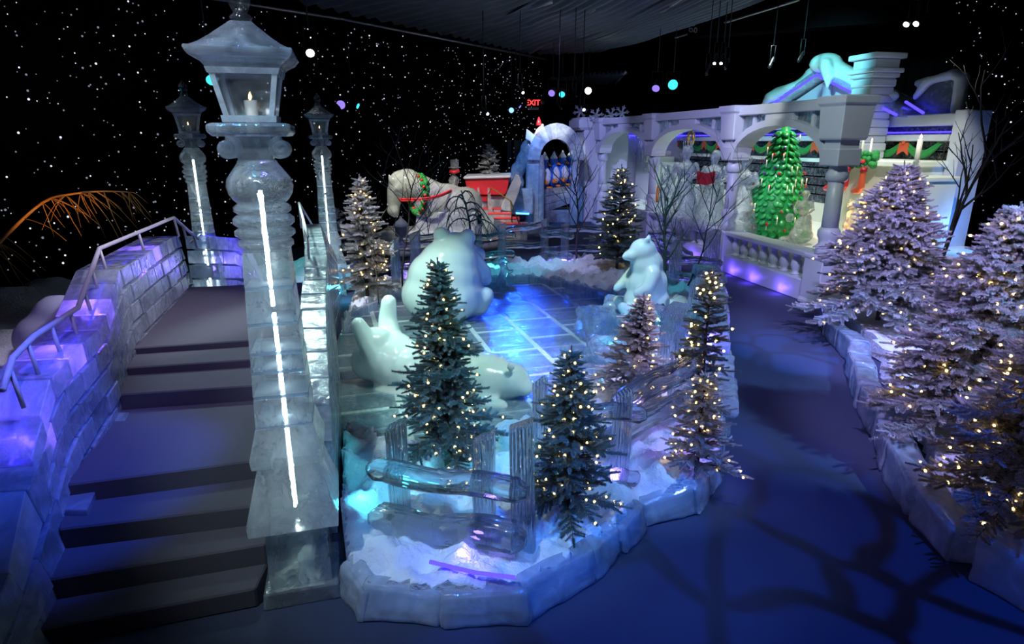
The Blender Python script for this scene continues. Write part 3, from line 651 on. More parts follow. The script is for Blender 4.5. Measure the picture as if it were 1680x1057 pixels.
MB().prism([(cx+(p[0]-cx)*1.03, cyy+(p[1]-cyy)*1.03) for p in RINK], .105, .12).build('tile_surface', 'rink', rk)
MB().prism([(cx+(p[0]-cx)*1.03, cyy+(p[1]-cyy)*1.03) for p in RINK], .0, .02).build('rink_bed', 'rink_bed', rk)
for px, py, wt in ((838, 574, 8), (905, 540, 2), (800, 520, 2), (880, 500, 2), (930, 490, 2), (960, 545, 2)):
    p = W(px, py, .05); point('added_under_ice_light', (p.x, p.y, .065), (.02, .1, 1), wt, .03)  # added lamps under the tiles to strengthen the blue pools
cb = empty('ice_curb', (0, 3.3, 0), 'low curb of frozen ice blocks edging the island', 'ice curb')
def curb(poly, h, thick, parent, seg=.42, inward=1, z0=0, closed=True, hj=.04, mat='curb_ice', name='curb_block'):
    n = len(poly); cxx = sum(p[0] for p in poly)/n; cy_ = sum(p[1] for p in poly)/n
    pts = [Vector((p[0], p[1], 0)) for p in poly]; rngs = range(n if closed else n-1)
    for i in rngs:
        a = pts[i]; b = pts[(i+1) % n]; L_ = (b-a).length; k = max(1, round(L_/seg)); d = (b-a)/k; nr = Vector((-d.y, d.x, 0)).normalized()*inward
        for j in range(k):
            p = a+d*j; q = p+d*random.uniform(.96, .995); hh = h+random.uniform(-hj, hj); hh2 = h+random.uniform(-hj, hj); o1 = random.uniform(-.03, .02)
            mb = MB(); mb.hexa([p+nr*o1+Vector((0, 0, z0)), q+nr*o1+Vector((0, 0, z0)), q+nr*thick+Vector((0, 0, z0)), p+nr*thick+Vector((0, 0, z0)),
                                p+nr*(o1+.05)+Vector((0, 0, hh*.92)), q+nr*(o1+.05)+Vector((0, 0, hh2*.92)), q+nr*thick+Vector((0, 0, hh2)), p+nr*thick+Vector((0, 0, hh))])
            rough(mb.build(name, mat, parent, bevel=.02), .05 if seg > .4 else .03, 3)
curb(ISL[:9], .25, .17, cb, closed=False)
# inner curb of small blocks round the far side of the rink
ci = empty('rink_curb', (RINK[7][0], RINK[7][1], 0), 'low rim of small ice blocks round the far side of the rink', 'ice curb')
curb(RINK[3:11], .26, .16, ci, .35, -1, 0, False, .02); curb([RINK[15], RINK[16], RINK[17], RINK[0]], .16, .2, ci, .5, -1, 0, False, .01)
# tall stacked blocks on the right side of the island
sb = empty('stacked_block_wall', (2.9, 8.0, 0), 'stacked rough ice slabs walling the right side of the island', 'ice wall')
k = 0
SIDE = [Vector((p[0], p[1], 0)) for p in ISL[7:14]]
tot = sum((SIDE[i+1]-SIDE[i]).length for i in range(len(SIDE)-1)); u = 0
while u < tot-.2:
    ln = random.choice((.5, .7, .9)); p = lerp_poly(SIDE, u/tot); q = lerp_poly(SIDE, min(1, (u+ln)/tot)); d = (q-p); nr = Vector((-d.y, d.x, 0)).normalized(); z = 0
    top = .32+.38*min(1, max(0, (u-.5)/2.8)) + random.uniform(-.05, .06)
    while z < top-.05:
        h = random.uniform(.18, .32); o1 = random.uniform(-.07, .06); h = min(h, top-z+.02)
        MB().hexa([p+nr*o1+Vector((0, 0, z)), q+nr*(o1+random.uniform(-.04, .04))+Vector((0, 0, z)), q+nr*.45+Vector((0, 0, z)), p+nr*.45+Vector((0, 0, z)),
                   p+nr*o1+d*.02+Vector((0, 0, z+h-.01)), q+nr*o1-d*.03+Vector((0, 0, z+h-.01)), q+nr*.42+Vector((0, 0, z+h-.01)), p+nr*.42+Vector((0, 0, z+h-.01))]).build('ice_slab', 'curb_ice', sb, bevel=.03); rough(bpy.context.scene.collection.objects[-1], .06, 3)
        z += h
    u += ln
for px, py, z, wt, c_ in ((1150, 690, .6, 5, VIO), (1165, 560, .5, 5, VIO), (760, 905, .36, 2, VIO), (1010, 780, .3, 5, VIO), (600, 810, .32, 1.2, CYAN), (690, 765, .35, 1.2, CYAN), (560, 470, .3, 5, CYAN), (925, 425, .3, 8, VIO), (800, 435, .3, 8, CYAN), (1000, 550, .5, 4, CYAN), (1085, 500, .6, 5, CYAN), (690, 450, .35, 10, VIO)):
    point('hidden_glow_light', W(px, py, z), c_, wt, .04)

# ------------------------------------------------------------------ fences of carved ice
def fence(label, posts, rails, group='split-rail fences carved in ice', panel=None):
    """posts: (foot Vector, height, width, depth, rz); rails: (a, b, height, depth)"""
    t = empty('ice_fence', posts[0][0], label, 'fence', group)
    for p, h, w_, d_, rz in posts:
        p = Vector(p); mb = MB(); n = 6; vs = []; fs = []
        R = Matrix.Rotation(rz, 3, 'Z'); prof = []
        for i in range(n+1):
            zz = h*i/n; k = 1-.04*math.sin(i*1.7)
            for sx, sy in ((-1, -1), (0, -1.18), (1, -1), (1, 1), (0, 1.15), (-1, 1)):
                vs.append(p+R @ Vector((sx*w_/2*k, sy*d_/2*k, zz+(.04*sx if i == n else 0))))
        for i in range(n):
            for q in range(6): fs.append((i*6+q, i*6+(q+1) % 6, (i+1)*6+(q+1) % 6, (i+1)*6+q))
        fs += [(5, 4, 3, 2, 1, 0), tuple(n*6+q for q in range(6))]
        mb.add(vs, fs, .3); mb.build('fence_post', 'post_ice', t, bevel=.008)
    for a, b, h, d_ in rails:
        a = Vector(a); b = Vector(b); dr = (b-a).normalized(); sd = Vector((-dr.y, dr.x, 0)).normalized(); up = Vector((0, 0, 1)); n = 30; m = 30; vs = []; fs = []
        for i in range(n+1):
            u = i/n; e = min(1, .45+min(u, 1-u)*9); wob = .10*h*math.sin(u*9+a.x*5)
            for q in range(m):
                th = 2*PI*q/m; c, s_ = math.cos(th), math.sin(th); k = (abs(c)**4+abs(s_)**4)**-.25
                gr = 1+.075*math.sin(th*9+2.2*math.sin(u*7+a.y*3)+1.3*math.sin(u*17+th))
                vs.append(a.lerp(b, u)+sd*c*k*d_/2*e*gr+up*(s_*k*h/2*e*gr+wob))
        for i in range(n):
            for q in range(m): fs.append((i*m+q, i*m+(q+1) % m, (i+1)*m+(q+1) % m, (i+1)*m+q))
        fs += [tuple(range(m-1, -1, -1)), tuple(n*m+q for q in range(m))]
        mb = MB(); mb.add(vs, fs, .3, True); o = mb.build('fence_rail', 'rail_ice', t)
    return t
V = Vector
fence('nearest ice fence with two rough posts and two rails above the violet light', [
    (W(658, 850, .2), .80, .14, .12, -.1), (W(796, 888, .2), .84, .15, .13, -.1)],
    [(WY(604, 770, 4.02), WY(866, 808, 3.58), .15, .15), (WY(608, 852, 4.0), WY(862, 885, 3.52), .21, .16)])
MB().tube([W(705, 922, .335), W(780, 940, .335), W(845, 948, .335)], .014, 6).build('violet_strip', 'led_violet', [o_ for o_ in bpy.data.objects if o_.name.startswith('ice_fence')][0])
tag(MB().hexa([V((.0, 3.62, .2)), V((.17, 3.66, .2)), V((.17, 3.78, .2)), V((0, 3.74, .2)), V((-.02, 3.62, 1.18)), V((.14, 3.66, 1.22)), V((.14, 3.78, 1.22)), V((-.02, 3.74, 1.18))], .4).build('ice_gatepost', 'post_ice', bevel=.012),
    'tall flat ice post carved with curling lines at the end of the nearest fence', 'ice post')
fence('front right ice fence with two curved grooved boards sweeping to the right', [
    (W(884, 775, .22), .85, .11, .11, .2), (W(1015, 790, .22), .80, .13, .12, .3), (W(1118, 665, .3), .62, .3, .16, .5)],
    [(WY(880, 672, 4.65), WY(1062, 680, 4.45), .13, .13), (WY(960, 775, 4.62), WY(1050, 785, 4.45), .10, .13),
     (WY(1005, 668, 4.75), WY(1150, 590, 5.9), .22, .16), (WY(985, 730, 4.8), WY(1128, 650, 5.9), .20, .16), (W(862, 750, .3), WY(890, 745, 4.6), .1, .1)])
fence('ice fence between the small bear and the stacked blocks with slanted wide rail', [
    (W(1100, 620, .3), .85, .34, .22, .9), (W(1140, 560, .3), .85, .28, .2, .9), (W(1105, 465, .3), .8, .2, .16, .6), (W(1165, 440, .3), .8, .3, .2, .6)],
    [(WY(1075, 510, 7.6), WY(1150, 560, 6.6), .25, .2), (WY(1080, 395, 13.2), WY(1135, 420, 12.4), .16, .2), (WY(1090, 425, 12.4), WY(1185, 432, 11.6), .16, .24), (WY(1100, 450, 11.9), WY(1185, 468, 11.2), .2, .2), (WY(1062, 388, 13.6), WY(1112, 388, 13.0), .18, .18)])
fence('back ice fence of two close posts and wavy rails before the dark path', [
    (W(893, 428, .2), 1.0, .18, .16, 0), (W(926, 433, .2), .95, .18, .16, 0), (W(990, 420, .2), .95, .16, .14, 0)],
    [(WY(892, 376, 14.4), WY(1000, 376, 14.9), .15, .15), (WY(892, 409, 14.4), WY(1000, 407, 14.9), .15, .15), (WY(885, 383, 14.5), WY(942, 387, 14.2), .16, .14), (WY(885, 418, 14.5), WY(940, 420, 14.2), .16, .14)])
fence('back ice fence of cyan-lit posts right of the weeping tree', [
    (W(786, 440, .2), .98, .16, .16, 0), (W(824, 440, .2), 1.0, .18, .16, 0)],
    [(WY(770, 392, 14.0), WY(846, 385, 13.8), .16, .14), (WY(766, 420, 14.0), WY(845, 416, 13.8), .16, .14), (WY(824, 380, 14.2), WY(895, 368, 15.2), .14, .14), (WY(824, 404, 14.2), WY(895, 402, 15.0), .14, .14)])
fence('back left ice fence standing behind the big bear in violet light', [
    (W(651, 470, .2), .95, .17, .16, 0), (W(684, 466, .2), 1.05, .2, .18, 0), (W(728, 455, .2), .98, .18, .16, 0)],
    [(WY(600, 408, 12.6), WY(790, 398, 13.6), .16, .14), (WY(600, 440, 12.4), WY(790, 425, 13.6), .16, .14), (WY(660, 392, 13.0), WY(740, 386, 13.4), .12, .14)])

# ------------------------------------------------------------------ conifers
def sprig_template(n, ln=.24, wd=.028, seed=1):
    r = random.Random(seed); vs = []; top = []
    for k in range(n):
        u = .06+.94*k/n; th = k*2.399+r.uniform(-.3, .3); tilt = r.uniform(.7, 1.15); L_ = ln*(1.05-.45*u)*r.uniform(.8, 1.2)
        d = Vector((math.cos(tilt), math.sin(tilt)*math.cos(th), math.sin(tilt)*math.sin(th))); p = Vector((u, 0, 0)); sd = d.cross(Vector((1, 0, 0))).normalized()
        vs += [p-sd*wd, p+sd*wd, p+d*L_]; top += [.0, .0, .55+.45*max(0, d.z)]
    return np.array([tuple(q) for q in vs]), np.array(top)
TPL = [sprig_template(76, .25, .046, 1), sprig_template(70, .235, .05, 2)]
TPL_LO = [sprig_template(26, .34, .07, 3)]
bulb_mesh = MB().ball((0, 0, 0), 1, 8, 5).build('string_light', 'bulb').data
bpy.data.objects.remove([o for o in bpy.data.objects if o.data == bulb_mesh][0])
def conifer(foot, H, R, frost, nspr, nbulb, label, mat='needles', lo=False, spr=.13, lean=(0, 0), bulb=.0085, start=.08, pw=.85, group='lit Christmas trees', seed=1, rag=.35, trunk=True):
    r = random.Random(seed); foot = Vector(foot)
    t = empty('christmas_tree', foot, label, 'Christmas tree', group)
    VS = []; FR = []; tips = []; wood = MB()
    axis = lambda z: Vector((lean[0]*(z/H)**1.5, lean[1]*(z/H)**1.5, z))
    nb = max(14, nspr//6)
    for i in range(nb):
        tt = (i+.5)/nb; tt = tt**.8 if False else tt
        z = H*(start+(1-start)*(1-(1-tt)**1.45 if True else tt)); z = min(z, H*.985)
        rel = max(0.0, 1-(z/H-start)/(1-start)); lobe = 1+.22*math.sin(i*2.399*1.0+seed)*math.sin(z*9/H*2.2+seed*1.7); L_ = (R*rel**pw)*(1-rag+rag*2*r.random()*.75)*lobe+.006*H; spr_ = spr*(.62+.38*min(1, rel*2.2))
        a = i*2.399+r.uniform(-.4, .4); d = Vector((math.cos(a), math.sin(a), 0)); up = .25-.55*rel
        base = axis(z); tip = base+d*L_+Vector((0, 0, L_*up*.5+.03)); mid = base.lerp(tip, .5)+Vector((0, 0, L_*.08))
        wood.tube([foot+base, foot+mid, foot+tip], [.012*H/2, .007*H/2, .003], 4)
        m = max(1, int(L_/(spr_*.33)))
        for k in range(m+1):
            u = (k+.6)/(m+1); p = base.lerp(mid, u*2) if u < .5 else mid.lerp(tip, u*2-1)
            for sgn in ((-1, 1) if k < m else (0,)):
                ang = sgn*r.uniform(.5, 1.0); dd = Matrix.Rotation(ang, 3, 'Z') @ d; dd.z = up*.4+r.uniform(-.15, .35); dd.normalize()
                s = spr_*r.uniform(.75, 1.25)*(1.0 if u > .3 else .85)
                X = dd; Z = (Vector((0, 0, 1))-X*X.z).normalized(); Yv = Z.cross(X)
                tv, tf = r.choice(TPL_LO if lo else TPL); Rm = np.array([tuple(X), tuple(Yv), tuple(Z)])
                VS.append((tv*s) @ Rm+np.array(tuple(p))); f = frost*(.5+.5*u)+r.uniform(-.18, .18); FR.append(np.clip(tf*.0+f*(.35+.75*tf*1.2), 0, 1))
                if r.random() < .5: tips.append(p+dd*s*.8)
    for k in range(5 if not lo else 3):                 # leader
        z = H*(.86+.03*k); s = spr*.8; X = Vector((.15*math.cos(k*2), .15*math.sin(k*2), 1)).normalized(); Z = Vector((1, 0, 0)).cross(X).normalized(); Yv = Z.cross(X)
        tv, tf = (TPL_LO if lo else TPL)[0]; VS.append((tv*s) @ np.array([tuple(X), tuple(Yv), tuple(Z)])+np.array(tuple(axis(z)))); FR.append(np.clip(frost*(.4+.8*tf), 0, 1))
    allv = np.concatenate(VS); fr = np.concatenate(FR).astype(np.float32); n = len(allv)
    me = bpy.data.meshes.new('foliage'); me.vertices.add(n); me.vertices.foreach_set('co', allv.astype(np.float32).ravel())
    me.loops.add(n); me.loops.foreach_set('vertex_index', np.arange(n, dtype=np.int32)); me.polygons.add(n//3); me.polygons.foreach_set('loop_start', np.arange(0, n, 3, dtype=np.int32))
    me.update(calc_edges=True); at = me.attributes.new('frost', 'FLOAT', 'POINT'); at.data.foreach_set('value', fr); me.materials.append(M[mat]); me.validate()
    fo = bpy.data.objects.new('foliage', me); COL.objects.link(fo); fo.parent = t
    wood.build('branches', 'bark', t)
    MB().tube([foot, foot+axis(H*.5), foot+axis(H*.95)], [.022*H/2+.012, .014*H/2+.006, .004], 8).build('trunk', 'bark', t)
    tips = [p for p in tips if (p.xy-axis(p.z).xy).length > .55*R*max(.05, 1-p.z/H)**pw or p.z > .9*H]; r.shuffle(tips)
    # bulbs, spread so they sit apart
    got = []
    for p in tips:
        if len(got) >= nbulb: break
        if all((p-q).length > (.045 if nbulb <= 100 else .032)*H for q in got): got.append(p)
    for p in got[:100]:
        o = bpy.data.objects.new('string_light', bulb_mesh); COL.objects.link(o); o.parent = t; o.location = p; o.scale = (bulb,)*3
    if len(got) > 100:
        mb = MB()
        for p in got[100:]: mb.ball(foot+p, bulb, 6, 4)
        mb.build('string_lights', 'bulb', t)['kind'] = 'stuff'
    return t
conifer(W(735, 765, .24), 1.80, .44, .50, 1000, 100, 'dark blue-green lit tree in the middle, in front of the lying bear', seed=11, spr=.12, bulb=.009, lean=(-.03, 0))
conifer(W(930, 850, .24), 1.32, .36, .48, 760, 80, 'dark lit tree between the two front ice fences', seed=12, spr=.11, bulb=.0085)
conifer(W(1035, 655, .25), 1.15, .42, .95, 560, 34, 'lilac flocked lit tree with one long leaning top shoot behind the grooved boards', 'flocked', seed=13, spr=.12, lean=(.08, 0), bulb=.011)
conifer(W(1150, 640, .55), 1.2, .20, .35, 360, 46, 'very slim brownish lit tree squeezed against the stacked ice slabs', seed=14, spr=.12, bulb=.012, pw=.5)
conifer(W(1142, 775, .26), .86, .27, .9, 420, 56, 'small frosty blue lit tree at the right corner of the island', 'flocked', seed=15, spr=.10, bulb=.0085, pw=.5)
conifer(W(1012, 442, .25), 2.15, .62, .35, 560, 60, 'green lit tree at the back right of the rink, behind the small bear', seed=16, spr=.2, bulb=.016, pw=.8)
conifer(W(603, 487, .24), 2.1, .50, .92, 560, 72, 'tall slim snow-flocked lit tree left of the big bear', 'flocked', seed=17, spr=.17, bulb=.013, pw=.75)
conifer(W(1440, 525, .3), 2.32, 1.02, .85, 1900, 170, 'broad flocked lit tree right of the near column', 'flocked', seed=18, spr=.18, bulb=.013, pw=.8, rag=.25)
conifer(W(1590, 715, .3), 2.12, .86, .95, 1900, 170, 'large blue and lavender flocked lit tree at the right edge', 'flocked', seed=19, spr=.15, bulb=.011, pw=.75, rag=.25)
conifer(W(1668, 850, .3), 1.55, .62, .75, 1300, 130, 'nearest flocked lit tree at the lower right edge', 'flocked', seed=20, spr=.12, bulb=.009, pw=.6, rag=.25)
conifer(WY(803, 291, 22), 1.05, .42, .95, 160, 0, 'small snowy tree standing in the red sleigh', 'flocked', lo=True, seed=21, spr=.2, group=None)
conifer(W(558, 440, .2), 1.3, .42, .9, 130, 0, 'frosty teal bush behind the back ice lamp', 'flocked', lo=True, seed=22, spr=.22, group=None)

# right bank: snow and ice curb under the trees
RB = [(5.25, 9.25), (4.99, 8.0), (4.75, 7.6), (4.25, 6.42), (4.0, 5.6), (3.72, 5.0), (3.55, 4.35), (3.5, 3.8), (3.9, 3.0), (8, 2.5), (11, 9), (6.8, 10.6), (5.7, 10.4)]
tag(snowbed(inset(RB, .15), [], .26, .07, .09, 2.0, .24).build('snow_bank', 'snow'), 'snow bank under the trees along the right path', 'snow', kind='stuff')
rc = empty('ice_curb', (4.9, 8, 0), 'jagged ice block curb along the right path under the flocked trees', 'ice curb')
curb(RB[:9], .34, .3, rc, .75, -1, 0, False, .05)
curb([RB[-1], RB[0]], .3, .3, rc, .7, -1, 0, False, .03)

# ------------------------------------------------------------------ bare trees
def bare(foot, H, label, mat='twig', seed=1, n0=5, spread=.5, thick=.018, depth=4, weep=False, lean=(0, 0), name='bare_tree', cat='bare tree', first=.35):
    r = random.Random(seed); mb = MB(); foot = Vector(foot)
    def br(p, d, L_, th, lv):
        pts = [p]; rs = [th]; n = 5; q = p.copy(); dd = d.copy()
        for i in range(n):
            dd = (dd+Vector((r.uniform(-.16, .16), r.uniform(-.16, .16), (-.42 if weep and lv > 0 else .05)))).normalized(); q = q+dd*L_/n; pts.append(q.copy()); rs.append(th*(1-.7*(i+1)/n)+.0015)
        mb.tube(pts, rs, 5 if lv < 2 else 3)
        if lv < depth:
            k = n0 if lv == 0 else r.choice((2, 3, 3))
            for j in range(k):
                u = (first if lv == 0 else .2)+(1-(first if lv == 0 else .2))*(j+r.random()*.6)/k; i = min(n-1, int(u*n)); b = pts[i].lerp(pts[i+1], u*n-i)
                a = j*2.4+r.random(); perp = Vector((math.cos(a), math.sin(a), .15)); nd_ = (dd*(1-spread)+perp*spread); nd_.normalize()
                if weep and lv == 0: nd_ = (perp+Vector((0, 0, .7))).normalized()
                br(b, nd_, L_*r.uniform(.42, .62), th*.5, lv+1)
    br(foot, Vector((lean[0], lean[1], 1)).normalized(), H, thick, 0)
    return tag(mb.build(name, mat), label, cat)
bare(W(778, 436, .2), 1.75, 'black weeping bare tree behind the big bear', seed=3, n0=9, thick=.04, weep=True, spread=.6, depth=3, first=.55)
bare(W(660, 478, .2), 2.1, 'thin dark bare tree left of the horse sculpture', seed=5, n0=8, spread=.5, thick=.02, depth=3)
bare(W(702, 440, .2), 1.5, 'small grey leafless shrub in front of the horse sculpture', 'birch_bark', seed=6, n0=8, spread=.5, thick=.012, depth=3)
bare(W(946, 430, .2), 2.0, 'bare tree in front of the far pier', seed=7, n0=9, spread=.42, thick=.028, depth=3)
bare(W(1086, 472, .3), 1.7, 'pale birch with fanning bare branches before the balustrade', 'birch_bark', seed=8, n0=10, spread=.42, thick=.035, depth=3, lean=(.22, 0), first=.25)
bare(W(1128, 470, .3), 1.9, 'dark slanting bare branches right of the pale birch', seed=9, n0=7, spread=.45, thick=.018, depth=3, lean=(.45, 0))
bare(W(1532, 470, .4), 2.6, 'tall black bare tree between the two big flocked trees', seed=10, n0=7, spread=.38, thick=.045, depth=3, first=.3, lean=(.05, 0))
bare(W(622, 500, .24), 1.25, 'thin frosted sapling right of the slim flocked tree', 'birch_bark', seed=13, n0=6, spread=.4, thick=.012, depth=2)
bare((9.9, 9.8, .3), 2.4, 'faint bare branches at the far right edge', seed=14, n0=6, spread=.4, thick=.02, depth=3)
# amber branches at far left: an arching limb
def arching():
    r = random.Random(4); mb = MB(); P0 = [WY(8, 388, 9.6), WY(70, 332, 9.8), WY(120, 318, 10), WY(170, 314, 10.2), WY(220, 316, 10.4)]
    P0 = curve_pts([WY(-20, 420, 9.6)]+P0, 4); mb.tube(P0, [.035-.03*i/len(P0) for i in range(len(P0))], 6)
    for k in range(46):
        i = r.randrange(2, len(P0)-1); p = P0[i]; d = Vector((r.uniform(-.3, 1), r.uniform(-.4, .4), r.uniform(-1, .1))).normalized(); pts = [p]; L_ = r.uniform(.25, 1.0)
        for j in range(6): d = (d+Vector((r.uniform(-.1, .2), 0, -.16))).normalized(); pts.append(pts[-1]+d*L_/6)
        mb.tube(pts, [.008, .007, .006, .005, .004, .003, .002], 4)
    mb.tube([WY(-20, 420, 9.6), WY(-30, 480, 9.4)+Vector((0, 0, -.6)), Vector((WY(-30, 480, 9.4).x, 9.4, .2))], [.035, .05, .06], 6)
    tag(mb.build('arching_branches', 'amber_twig'), 'amber-lit bare branches arching in from the left edge', 'bare tree')
arching()

# ------------------------------------------------------------------ polar bears
def bear_part(fn, name, label, vox=.035, it=6):
    mb = MB(); fn(mb); return tag(remesh(mb.build(name, 'white_ice'), vox, it), label, 'polar bear sculpture')
def bearA(mb):
    c = W(728, 522, .12); X = lambda x, y, z: c+Vector((x, y, z))
    mb.ball(X(0, 0, .42), (.70, .60, .50), 20, 14); mb.ball(X(.03, .02, .70), (.62, .54, .50), 20, 14); mb.ball(X(.12, .05, .95), (.50, .45, .40), 18, 12)
    mb.ball(X(.20, .10, 1.17), (.33, .32, .27), 16, 12); mb.ball(X(.30, .3, 1.15), (.22, .28, .2), 14, 10)
    mb.ball(X(.0, .0, 1.40), (.15, .10, .15)); mb.ball(X(.43, .06, 1.35), (.14, .10, .16))
    limb(mb, [X(.50, .1, .95), X(.66, .22, .75), X(.70, .38, .58)], [.17, .15, .12]); limb(mb, [X(.42, .2, 1.1), X(.60, .35, 1.02), X(.58, .5, .9)], [.14, .12, .10])
    limb(mb, [X(.35, .1, .2), X(.60, .02, .22), X(.72, -.03, .40)], [.24, .18, .15]); limb(mb, [X(-.3, .3, .25), X(-.4, .6, .25)], [.22, .16])
bear_part(bearA, 'sitting_polar_bear', 'big white polar bear sculpture sitting with its back to us on the rink', it=7)
def bearB(mb):
    for px, py, Y, r in ((612, 592, 7.15, .25), (640, 588, 7.15, .34), (680, 605, 7.05, .33), (720, 612, 6.95, .31), (760, 620, 6.85, .33), (795, 622, 6.8, .32), (815, 622, 6.75, .25), (838, 624, 6.7, .21)): mb.ball(WY(px, py, Y), (r*1.1, r*1.1, r), 16, 12)
    mb.ball(WY(860, 636, 6.6), (.12, .12, .10), 12, 9)
    mb.ball(WY(823, 595, 6.75), (.055, .05, .09)); mb.ball(WY(838, 602, 6.5), (.05, .05, .06))
    limb(mb, [WY(620, 585, 7.0), WY(602, 560, 6.95), WY(588, 532, 6.95)], [.2, .13, .09]); limb(mb, [WY(640, 560, 7.3), WY(636, 522, 7.4), WY(638, 496, 7.4)], [.17, .12, .10])
    mb.ball(WY(615, 560, 7.05), (.22, .2, .18)); limb(mb, [WY(780, 640, 6.6), WY(800, 665, 6.45), WY(822, 668, 6.4)], [.14, .11, .09])
    mb.ball(WY(690, 640, 6.95), (.62, .3, .14), 14, 8); mb.ball(WY(790, 655, 6.75), (.45, .28, .14), 14, 8)
bear_part(bearB, 'lying_polar_bear', 'white polar bear sculpture lying stretched out with paws raised at left', .028, 3)
def bearC(mb):
    c = W(1050, 520, .52); X = lambda x, y, z: c+Vector((x, y, z))
    mb.ball(X(.08, 0, .24), (.34, .30, .28), 16, 12); mb.ball(X(.08, 0, .5), (.29, .26, .3), 16, 12); mb.ball(X(.05, 0, .78), (.24, .22, .24), 14, 10)
    mb.ball(X(-.02, -.02, .98), (.20, .18, .18), 14, 10); mb.ball(X(-.19, -.06, .92), (.12, .10, .085), 12, 8); mb.ball(X(-.29, -.08, .90), (.05, .05, .045))
    mb.ball(X(.0, -.14, 1.15), (.05, .035, .05)); mb.ball(X(.08, .1, 1.15), (.05, .035, .05))
    limb(mb, [X(.1, -.2, .68), X(.02, -.3, .5), X(-.12, -.28, .42)], [.12, .09, .07]); limb(mb, [X(-.05, .15, .68), X(-.25, .1, .5), X(-.36, .05, .42)], [.11, .08, .06])
    limb(mb, [X(0, -.18, .2), X(-.22, -.2, .12), X(-.3, -.2, .2)], [.15, .11, .08]); limb(mb, [X(0, .18, .2), X(-.22, .2, .12), X(-.3, .2, .2)], [.15, .11, .08])
    mb.ball(X(.05, 0, .05), (.3, .28, .1))
bear_part(bearC, 'small_polar_bear', 'smaller white polar bear sculpture sitting upright in profile on ice blocks', .026)
# rocks the small bear sits on
bk = empty('ice_boulders', W(1030, 560, 0), 'rough clear and teal ice blocks under the small bear', 'ice blocks')
for px, py, z0, sz, rz in ((1052, 556, .1, (.85, .7, .42), .3), (975, 560, .1, (.42, .5, .50), .5), (1000, 590, .1, (.6, .45, .30), .2), (1085, 590, .1, (.5, .5, .45), .8), (1010, 545, .1, (.4, .5, .56), -.2)):
    p = W(px, py, z0); MB().box((p.x, p.y, z0+sz[2]/2), sz, rz, tilt=Matrix.Rotation(.08, 3, 'X')).build('ice_block', 'clear_ice' if px < 1005 else 'curb_ice', bk, bevel=.05); rough(COL.objects[-1], .09, 4)
# little clear ice penguin on the rink
def small_fig(mb):
    c = W(826, 478, .12); mb.tube([c, c+Vector((-.05, 0, .2)), c+Vector((.03, 0, .42)), c+Vector((-.02, 0, .62))], [.14, .10, .09, .05], 10); mb.ball(c+Vector((-.01, 0, .58)), .1)
    mb.tube([c+Vector((.02, 0, .35)), c+Vector((.2, 0, .42))], [.05, .03], 8)
mb = MB(); small_fig(mb); tag(remesh(mb.build('ice_seal', 'clear_ice'), .02, 2), 'small clear ice figure standing at the far end of the rink', 'ice figure')

# ------------------------------------------------------------------ pavilion
C0 = Vector((5.86, 11.35, 0)); U = Vector((-.216, .976, 0)); Vv = Vector((.976, .216, 0)); RZ = math.atan2(U.y, U.x)
def HP(s, v, z): return C0+U*s+Vv*v+Vector((0, 0, z))
def hbox(mb, s0, s1, v0, v1, z0, z1, tone=None):
    return mb.hexa([HP(s0, v0, z0), HP(s0, v1, z0), HP(s1, v1, z0), HP(s1, v0, z0), HP(s0, v0, z1), HP(s0, v1, z1), HP(s1, v1, z1), HP(s1, v0, z1)], tone)
SC = [0, 3.35, 7.6, 11.9]; FLZ = .8
pf = empty('pavilion_floor', HP(5, 2, 0), 'raised cream floor of the open ice room behind the balustrade', 'stage floor')
hbox(MB(), -.1, 13, .45, 4.25, 0.0, FLZ).build('floor_slab', 'cream_ice', pf)
col0 = None
clab = ['nearest thick frosted ice column at the right end of the arcade', 'second frosted ice column, between the green tree and the book reader', 'third frosted ice column, left of the angel figure', 'farthest frosted ice column of the arcade beside the pier']
for i, s in enumerate(SC):
    if i == 0:
        t = empty('ice_column', HP(s, 0, 0), clab[i], 'column', 'frosted columns of the arcade'); t.rotation_euler = (0, 0, RZ); t.scale = (.72, .72, 1)
        MB().lathe([(0, .38), (.08, .38), (.1, .35), (.86, .35), (.9, .37), (.96, .37)], square=True).build('pedestal', 'milky_ice', t, world=False, bevel=.02)
        MB().lathe([(.96, .24), (1.0, .27), (1.12, .27), (1.16, .22), (1.24, .23), (1.30, .27), (1.40, .27), (1.46, .21)], n=28).build('base_moulding', 'milky_ice', t, world=False)
        MB().lathe([(1.46, .205), (1.8, .20), (2.28, .185)], n=28).build('shaft', 'milky_ice', t, world=False)
        MB().lathe([(2.28, .20), (2.33, .26), (2.42, .27), (2.48, .22), (2.56, .21)], n=28).build('neck_ring', 'milky_ice', t, world=False)
        MB().lathe([(2.56, .33), (2.86, .33)], square=True).build('capital_block', 'milky_ice', t, world=False, bevel=.02)
        MB().lathe([(2.86, .27), (3.0, .27)], square=True).build('upper_neck', 'milky_ice', t, world=False)
        MB().lathe([(3.0, .37), (3.04, .39), (3.58, .43), (3.6, .48), (3.74, .5)], square=True).build('top_block', 'milky_ice', t, world=False, bevel=.02)
        col0 = t
    else:
        c = copy_tree(col0); c.location = HP(s, 0, 0); c['label'] = clab[i]
        for ch in c.children:
            pass
        c.scale = (.68, .68, 1)
